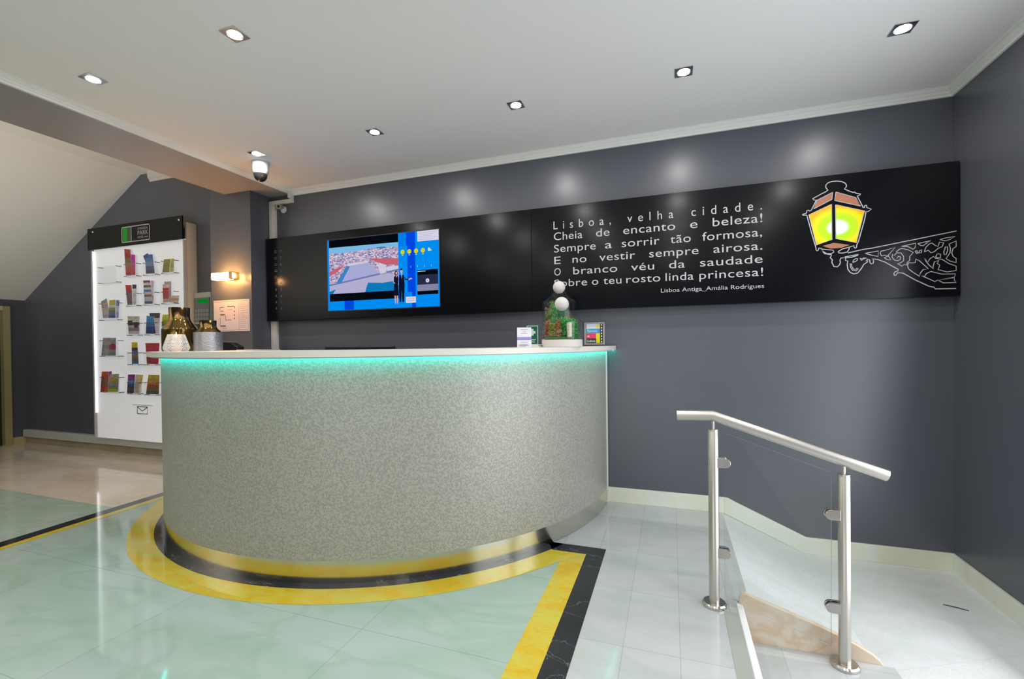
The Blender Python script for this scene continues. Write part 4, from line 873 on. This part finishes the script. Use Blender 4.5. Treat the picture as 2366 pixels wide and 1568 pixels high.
# ================================================================ things on the countertop, left end
ZT = 1.138
bronze = pm('bronze_mirror_glass', (0.28, 0.17, 0.06, 1), 0.07, 0.95)
darkgold = pm('dark_gold_glass', (0.16, 0.105, 0.025, 1), 0.16, 0.8)
silverband = pm('hammered_silver', (0.46, 0.46, 0.50, 1), 0.34, 0.75); bumped(silverband, 70, 0.9, 0.004, 'noise', (1, 1, 2.2))
bumped(darkgold, 45, 0.3, 0.003)
v1 = thing('vase', 'large bronze glass vase behind the white candle lantern', 'vase', (-3.223, 2.232, ZT))
m_ = MB(); m_.lathe([(0.062, 0.300), (0.0615, 0.235), (0.066, 0.215), (0.080, 0.185), (0.096, 0.165), (0.1033, 0.150), (0.1033, 0.148), (0.098, 0.162), (0.060, 0.22), (0.058, 0.298), (0.062, 0.300)], n=56); m_.build('neck', [bronze], v1)
m_ = MB(); m_.lathe([(0.001, 0.0), (0.099, 0.0), (0.1033, 0.008), (0.1033, 0.1495), (0.09, 0.1495)], n=56); m_.build('body', [darkgold], v1)
v2 = thing('vase', 'smaller vase with a hammered silver band and bronze neck', 'vase', (-2.967, 2.244, ZT))
m_ = MB(); m_.lathe([(0.050, 0.205), (0.048, 0.165), (0.055, 0.150), (0.070, 0.136), (0.082, 0.124), (0.078, 0.124), (0.046, 0.155), (0.046, 0.204), (0.050, 0.205)], n=48); m_.build('neck', [bronze], v2)
m_ = MB(); m_.lathe([(0.001, 0.0), (0.0845, 0.0), (0.0845, 0.125), (0.07, 0.125)], n=48); m_.build('band', [silverband], v2)
ln_ = thing('lantern', 'white pierced metal candle lantern in front of the large bronze vase', 'lantern', (-2.888, 1.978, ZT))
m_ = MB()
def lr(z): # six-sided profile radius
    pr = [(0.0, 0.060), (0.020, 0.0705), (0.030, 0.069), (0.106, 0.045)]
    for (za, ra), (zb_, rb) in zip(pr, pr[1:]):
        if z <= zb_: return ra + (rb - ra) * (z - za) / (zb_ - za)
    return pr[-1][1]
rows, cols = 12, 40
def hexr(a): # blend of circle and hexagon
    h = math.cos(math.pi / 6) / math.cos((a % (math.pi / 3)) - math.pi / 6); return 0.35 + 0.65 * h
for i in range(rows):
    for j in range(cols):
        z0, z1 = 0.106 * i / rows, 0.106 * (i + 1) / rows; o_ = 0.5 if i % 2 else 0
        a0, a1 = 2 * math.pi * (j + o_) / cols, 2 * math.pi * (j + 1 + o_) / cols
        out = [(a0, z0), (a1, z0), (a1, z1), (a0, z1)]
        ca, cz = (a0 + a1) / 2, (z0 + z1) / 2; q = 0.55 + 0.22 * random.random()
        inn = [(ca + (a - ca) * q + 0.015 * (random.random() - .5), cz + (z - cz) * q) for a, z in out]
        vs = [(lr(z) * hexr(a) * math.cos(a), lr(z) * hexr(a) * math.sin(a), z) for a, z in out + inn]
        m_.add(vs, [(k, (k + 1) % 4, 4 + (k + 1) % 4, 4 + k) for k in range(4)])
sh = m_.build('pierced_shell', [pm('lantern_white', (0.80, 0.77, 0.74, 1), 0.5)], ln_)
sd = sh.modifiers.new('thickness', 'SOLIDIFY'); sd.thickness = 0.001
m_ = MB(); m_.lathe([(0.0005, 0.0), (0.058, 0.0), (0.058, 0.003), (0.0005, 0.003)], n=36); m_.build('base', [MATS['lantern_white']], ln_)
cd = thing('candle', 'lit pillar candle inside the white pierced lantern', 'candle', (-2.888, 1.978, ZT + 0.0032))
m_ = MB(); m_.lathe([(0.0005, 0.0), (0.024, 0.0), (0.024, 0.084), (0.020, 0.086), (0.0005, 0.082)], n=28); m_.build('wax', [pm('candle_wax', (0.85, 0.72, 0.58, 1), 0.5, emit=(1.0, 0.42, 0.12, 1), estr=0.08)], cd)
m_ = MB(); m_.lathe([(0.0004, 0.086), (0.004, 0.090), (0.005, 0.095), (0.0032, 0.104), (0.0003, 0.117)], n=14); m_.build('flame', [em('flame', (1.0, 0.55, 0.16, 1), 14.0)], cd)
d = bpy.data.lights.new('candle_light', 'POINT'); d.energy = 0.05; d.color = (1.0, 0.5, 0.2); d.shadow_soft_size = 0.006
lo = bpy.data.objects.new('candle_light', d); COL.objects.link(lo); lo.parent = cd; lo.location = (0, 0, 0.125)
ph = thing('card_terminal', 'small black terminal beside the silver vase', 'card terminal', (-3.00, 2.43, ZT), math.radians(20))
m_ = MB(); m_.prism([(-0.08, 0.0), (0.08, 0.0), (0.08, 0.022), (0.03, 0.054), (-0.05, 0.058), (-0.08, 0.03)], -0.04, 0.04, 'y'); m_.build('body', [blackplastic], ph, bevel=0.004)
m_ = MB(); m_.box(-0.075, 0.03, -0.035, 0.035, 0.059, 0.0625); m_.build('lid_edge', [pm('terminal_lid', (0.30, 0.22, 0.2, 1), 0.3)], ph, bevel=0.001)
pp = MB(); pp.box(-0.06, 0.06, -0.04, 0.04, 0.0, 0.004)
o = tag(pp.build('paper_sheet', [paper]), 'white paper slips lying right of the black terminal', 'paper'); o.location = (-2.74, 2.36, ZT + 0.0005); o.rotation_euler = (0, 0, 0.3)

# ================================================================ things on the countertop, right end
fy = thing('flyer_card', 'white flyer with a lilac band standing on the countertop', 'flyer', (-0.775, 2.43, ZT + 0.001), math.radians(16))
tilt = 0.10
def tl2(x, z, t=0.0): return (x, z * tilt - t, z)
m_ = MB(); W, H_ = 0.040, 0.112
m_.add([tl2(-W, 0), tl2(W, 0), tl2(W, H_), tl2(-W, H_), tl2(-W, 0, -0.002), tl2(W, 0, -0.002), tl2(W, H_, -0.002), tl2(-W, H_, -0.002)], [(0, 1, 2, 3), (7, 6, 5, 4), (0, 4, 5, 1), (1, 5, 6, 2), (2, 6, 7, 3), (3, 7, 4, 0)])
m_.build('card', [pm('flyer_white', (0.72, 0.71, 0.78, 1), 0.5)], fy)
m_ = MB(); m_.add([tl2(-W, 0.042, .0006), tl2(W, 0.042, .0006), tl2(W, 0.058, .0006), tl2(-W, 0.058, .0006)], [(0, 1, 2, 3)]); m_.build('lilac_band', [pm('lilac', (0.27, 0.24, 0.52, 1), 0.5)], fy)
m_ = MB()
for z, a, b in ((0.098, -0.02, 0.022), (0.088, -0.006, 0.008), (0.078, -0.018, 0.016), (0.028, -0.02, 0.02), (0.016, -0.03, 0.018), (0.011, -0.03, 0.026), (0.006, -0.03, 0.01)):
    m_.add([tl2(a, z, .0006), tl2(b, z, .0006), tl2(b, z + .0025, .0006), tl2(a, z + .0025, .0006)], [(0, 1, 2, 3)])
m_.build('print_lines', [greyink], fy)
m_ = MB(); m_.add([tl2(-0.01, 0.085, -0.002), tl2(0.01, 0.085, -0.002), (0.012, 0.045, 0.0), (-0.012, 0.045, 0.0)], [(0, 1, 2, 3)]); m_.build('easel_back', [MATS['flyer_white']], fy)
pp = MB()
for k in range(4): pp.box(-0.075 + .003 * (k % 2), 0.075 - .004 * (k % 3), -0.05, 0.05, 0.004 * k, 0.004 * k + 0.0036)
o = tag(pp.build('paper_stack', [paper]), 'low stack of white paper between the flyer and the glass jars', 'paper'); o.location = (-0.80, 2.70, ZT + 0.0005); o.rotation_euler = (0, 0, -0.35)
fa = thing('first_aid_sign', 'green first aid sign with a pale cross on the wall above the countertop', 'sign', (-1.01, 3.379, 1.151))
m_ = MB(); m_.box(-1.056, -0.964, 3.374, YW, 1.151, 1.300); m_.build('plate', [pm('sign_pale_green', (0.42, 0.62, 0.52, 1), 0.4)], fa, fa.location)
m_ = MB(); m_.rect(-1.049, -0.971, 1.158, 1.292, 3.3735); m_.build('green_field', [pm('sign_green', (0.0, 0.115, 0.075, 1), 0.4)], fa, fa.location)
m_ = MB(); m_.rect(-1.035, -0.985, 1.237, 1.257, 3.373); m_.rect(-1.020, -1.000, 1.222, 1.274, 3.3728); m_.rect(-1.04, -0.982, 1.190, 1.194, 3.373); m_.rect(-1.04, -0.99, 1.178, 1.183, 3.373); m_.rect(-1.04, -0.986, 1.168, 1.172, 3.373)
m_.build('white_cross', [pm('sign_white', (0.62, 0.78, 0.68, 1), 0.4)], fa, fa.location)
tp = thing('tourism_plaque', 'square plaque in bright colour blocks on the wall at the end of the countertop', 'plaque', (-0.533, 3.379, 1.146))
m_ = MB(); m_.box(-0.608, -0.457, 3.368, YW, 1.146, 1.312); m_.build('plate', [pm('plaque_grey', (0.30, 0.30, 0.30, 1), 0.3)], tp, tp.location, bevel=0.002)
m_ = MB(); yq = 3.3675
for a, b, c_, d_, mi in ((-0.592, -0.470, 1.158, 1.300, 0), (-0.590, -0.492, 1.264, 1.300, 1), (-0.590, -0.492, 1.230, 1.264, 2), (-0.590, -0.520, 1.194, 1.230, 3), (-0.520, -0.492, 1.160, 1.230, 4), (-0.590, -0.560, 1.230, 1.264, 5)): m_.rect(a, b, c_, d_, yq - (0.0003 if mi else 0) - (0.0002 if mi == 5 else 0), mi)
m_.quadxz([(-0.508 + 0.012 * math.cos(t * .3927), 1.284 + 0.014 * math.sin(t * .3927)) for t in range(16)], yq - 0.0006, 4)
m_.build('colour_blocks', [pm('plq_dark', (0.04, 0.035, 0.04, 1), 0.4), pm('plq_pale', (0.56, 0.60, 0.74, 1), 0.4), pm('plq_blue', (0.05, 0.26, 0.58, 1), 0.4), pm('plq_red', (0.75, 0.05, 0.12, 1), 0.4), pm('plq_lime', (0.62, 0.66, 0.0, 1), 0.4), pm('plq_teal', (0.03, 0.42, 0.45, 1), 0.4)], tp, tp.location)
m_ = MB(); add_text(m_, 'Turismo', -0.586, -0.510, 1.241, 0.014, yq - 0.0008); add_text(m_, 'de', -0.586, -0.566, 1.203, 0.015, yq - 0.0008); add_text(m_, 'Lisboa', -0.586, -0.527, 1.167, 0.018, yq - 0.0008)
for k in range(7): m_.quadxz([(-0.481 + 0.0045 * math.cos(t * .7854), 1.168 + k * 0.0205 + 0.006 * math.sin(t * .7854)) for t in range(8)], yq - 0.0008)
m_.build('lettering', [pm('plq_white', (0.85, 0.85, 0.85, 1), 0.4)], tp, tp.location)

# ---- two terrarium jars
leafg = pm('leaf_green', (0.01, 0.24, 0.03, 1), 0.5); leafo = pm('leaf_rust', (0.36, 0.10, 0.02, 1), 0.5); leafl = pm('leaf_olive', (0.22, 0.22, 0.015, 1), 0.5); leafb = pm('leaf_bright', (0.02, 0.40, 0.05, 1), 0.5)
def sprig(rnd, x, y, h, r, n):
    m_ = MB()
    for k in range(int(n * 1.7)):
        z = h * (0.05 + 0.95 * rnd.random()); a = rnd.random() * 6.283; q = r * (0.25 + 0.75 * rnd.random()) * (1.1 - 0.5 * z / h)
        c_ = Vector((x + q * math.cos(a), y + q * math.sin(a), z)); d1 = Vector((rnd.uniform(-1, 1), rnd.uniform(-1, 1), rnd.uniform(-.3, 1))).normalized(); d2 = d1.orthogonal().normalized()
        L_, w_ = rnd.uniform(.010, .019), rnd.uniform(.002, .0045)
        m_.add([c_ - d1 * L_ * .5, c_ + d2 * w_, c_ + d1 * L_ * .5, c_ - d2 * w_], [(0, 1, 2, 3)])
    m_.tube([(x, y, 0.0), (x, y, h * 0.9)], 0.0015, 6)
    return m_
def jar(name, loc, R, hb, hs, plants, label, bark=None, seed=1):
    rnd = random.Random(seed)
    t = thing(name, label, 'terrarium', loc, 0, 'glass terrarium jars')
    m_ = MB(); m_.lathe([(0.0005, 0.0), (R * 1.03, 0.0), (R * 1.03, hb), (0.0005, hb)], n=56, smooth=False); m_.build('base', [pm('jar_base', (0.62, 0.58, 0.55, 1), 0.5)], t, bevel=0.003)
    kr = R * 0.36
    prof = [(R * 0.97, hb), (R, hb + 0.01), (R, hb + hs)]
    for u, w in ((0.04, 0.995), (0.10, 0.97), (0.17, 0.92), (0.25, 0.84), (0.34, 0.74), (0.44, 0.64), (0.56, 0.54), (0.70, 0.45), (0.85, 0.385), (1.0, 0.35)):
        prof.append((R * w, hb + hs + 0.088 * u))
    zt = prof[-1][1]
    m_ = MB(); m_.lathe(prof, n=64); m_.build('glass_cloche', [thin_glass('cloche_glass', (0.93, 0.95, 0.94, 1), 1.45, 0.01)], t, recalc=True)
    m_ = MB(); m_.ball((0, 0, zt + kr * 0.55), kr, 24); m_.build('ball_knob', [pm('ball_white', (0.60, 0.57, 0.56, 1), 0.7)], t)
    m_ = MB(); m_.lathe([(R * 0.93, hb + 0.001), (R * 0.9, hb + 0.012), (R * 0.5, hb + 0.018), (0.0005, hb + 0.02)], n=40); b_ = m_.build('moss_bed', [pm('moss', (0.03, 0.10, 0.02, 1), 0.9)], t)
    for x, y, h, r, n, mt in plants:
        m_ = sprig(rnd, x * R, y * R, h, r * R, n); m_.v = [(a, b, c_ + hb + 0.012) for a, b, c_ in m_.v]; m_.build('plant', [mt], t, recalc=False)
    if bark:
        m_ = MB(); m_.lathe([(0.0005, 0.0), (bark[2], 0.0), (bark[2], bark[3]), (0.0005, bark[3])], (bark[0] * R, bark[1] * R, hb + 0.015), 20)
        q = m_.build('birch_stick', [pm('birch', (0.62, 0.54, 0.40, 1), 0.7)], t)
        m_ = MB()
        for k in range(6):
            z = hb + 0.03 + k * 0.012; m_.box(bark[0] * R - 0.006 + 0.003 * (k % 2), bark[0] * R + 0.004, bark[1] * R - bark[2] - 0.0006, bark[1] * R - bark[2] + 0.004, z, z + 0.004)
        m_.build('bark_marks', [greyink], q)
    return t
jar('terrarium_jar', (-0.626, 2.72, ZT), 0.119, 0.044, 0.105,
    [(-.62, -.35, .10, .30, 130, leafo), (-.35, -.5, .085, .30, 120, leafl), (-.05, -.45, .11, .26, 110, leafo), (.15, -.2, .125, .36, 190, leafb), (.35, -.45, .10, .22, 110, leafg), (.72, -.3, .09, .22, 100, leafg), (-.3, .3, .11, .4, 140, leafg), (.4, .4, .12, .35, 130, leafb)],
    'nearer glass terrarium jar on a white block, with rust and green plants', (.50, -.55, .015, .085), 3)
jar('terrarium_jar', (-0.712, 3.02, ZT), 0.116, 0.05, 0.24,
    [(-.6, -.2, .20, .30, 150, leafl), (-.25, -.3, .24, .34, 200, leafb), (-.1, .2, .27, .30, 150, leafg), (-.45, .1, .25, .25, 100, leafo), (.3, .1, .20, .35, 130, leafg), (.55, -.2, .14, .3, 110, leafo)],
    'taller glass terrarium jar standing behind the nearer one', None, 11)

# ================================================================ handrail with glass
YR = 2.176
hr = thing('handrail', 'brushed steel handrail on two posts with a clear glass panel beside the steps', 'handrail', (0.171, YR, 0.0))
hl = hr.location
for x, zb, zt in ((0.171, 0.0, 0.775), (0.655, -0.163, 0.617)):
    m_ = MB(); m_.lathe([(0.0005, 0.0), (0.0215, 0.0), (0.0215, zt - zb - 0.012), (0.0205, zt - zb - 0.0105), (0.0205, zt - zb), (0.0005, zt - zb)], (x, YR, zb + 0.001), 32); p_ = m_.build('post', [steel], hr, hl)
    m_ = MB(); m_.lathe([(0.022, 0.0), (0.050, 0.0), (0.050, 0.010), (0.044, 0.016), (0.022, 0.016)], (x, YR, zb + 0.001), 40); m_.build('base_flange', [pm('flange_steel', (0.58, 0.55, 0.51, 1), 0.16, 1.0)], p_, hl)
    zr = 0.835 if x < 0.3 else 0.835 - (x - 0.171) * 0.336
    m_ = MB(); m_.lathe([(0.006, 0.0), (0.006, zr - 0.02 - zt)], (x, YR, zt), 14, close=True); m_.build('pin', [steel], p_, hl)
m_ = MB(); m_.tube([(0.022, YR, 0.831), (0.168, YR, 0.835), (0.80, YR, 0.6235)], 0.0225, 32); rl = m_.build('rail', [steel], hr, hl)
g0 = [(0.214, 0.042), (0.608, -0.092), (0.612, 0.622), (0.212, 0.763)]
m_ = MB(); m_.prism(g0, YR - 0.004, YR + 0.004, 'y', 0, 1); m_.build('glass_panel', [clear, glassedge], hr, hl)
for x, sgn, z in ((0.171, 1, 0.632), (0.171, 1, 0.237), (0.655, -1, 0.452), (0.655, -1, 0.073)):
    m_ = MB(); L_ = 0.068; r = 0.0215
    poly = [(x + sgn * 0.015, z - r), (x + sgn * (L_ - r), z - r)] + [(x + sgn * (L_ - r + r * math.sin(t * math.pi / 10)), z - r * math.cos(t * math.pi / 10)) for t in range(1, 10)] + [(x + sgn * (L_ - r), z + r), (x + sgn * 0.015, z + r)]
    m_.prism(poly, YR - 0.016, YR - 0.0045, 'y'); m_.prism(poly, YR + 0.0045, YR + 0.016, 'y'); m_.build('glass_clamp', [pm('clamp_steel', (0.50, 0.48, 0.45, 1), 0.22, 1.0)], hr, hl, bevel=0.002)
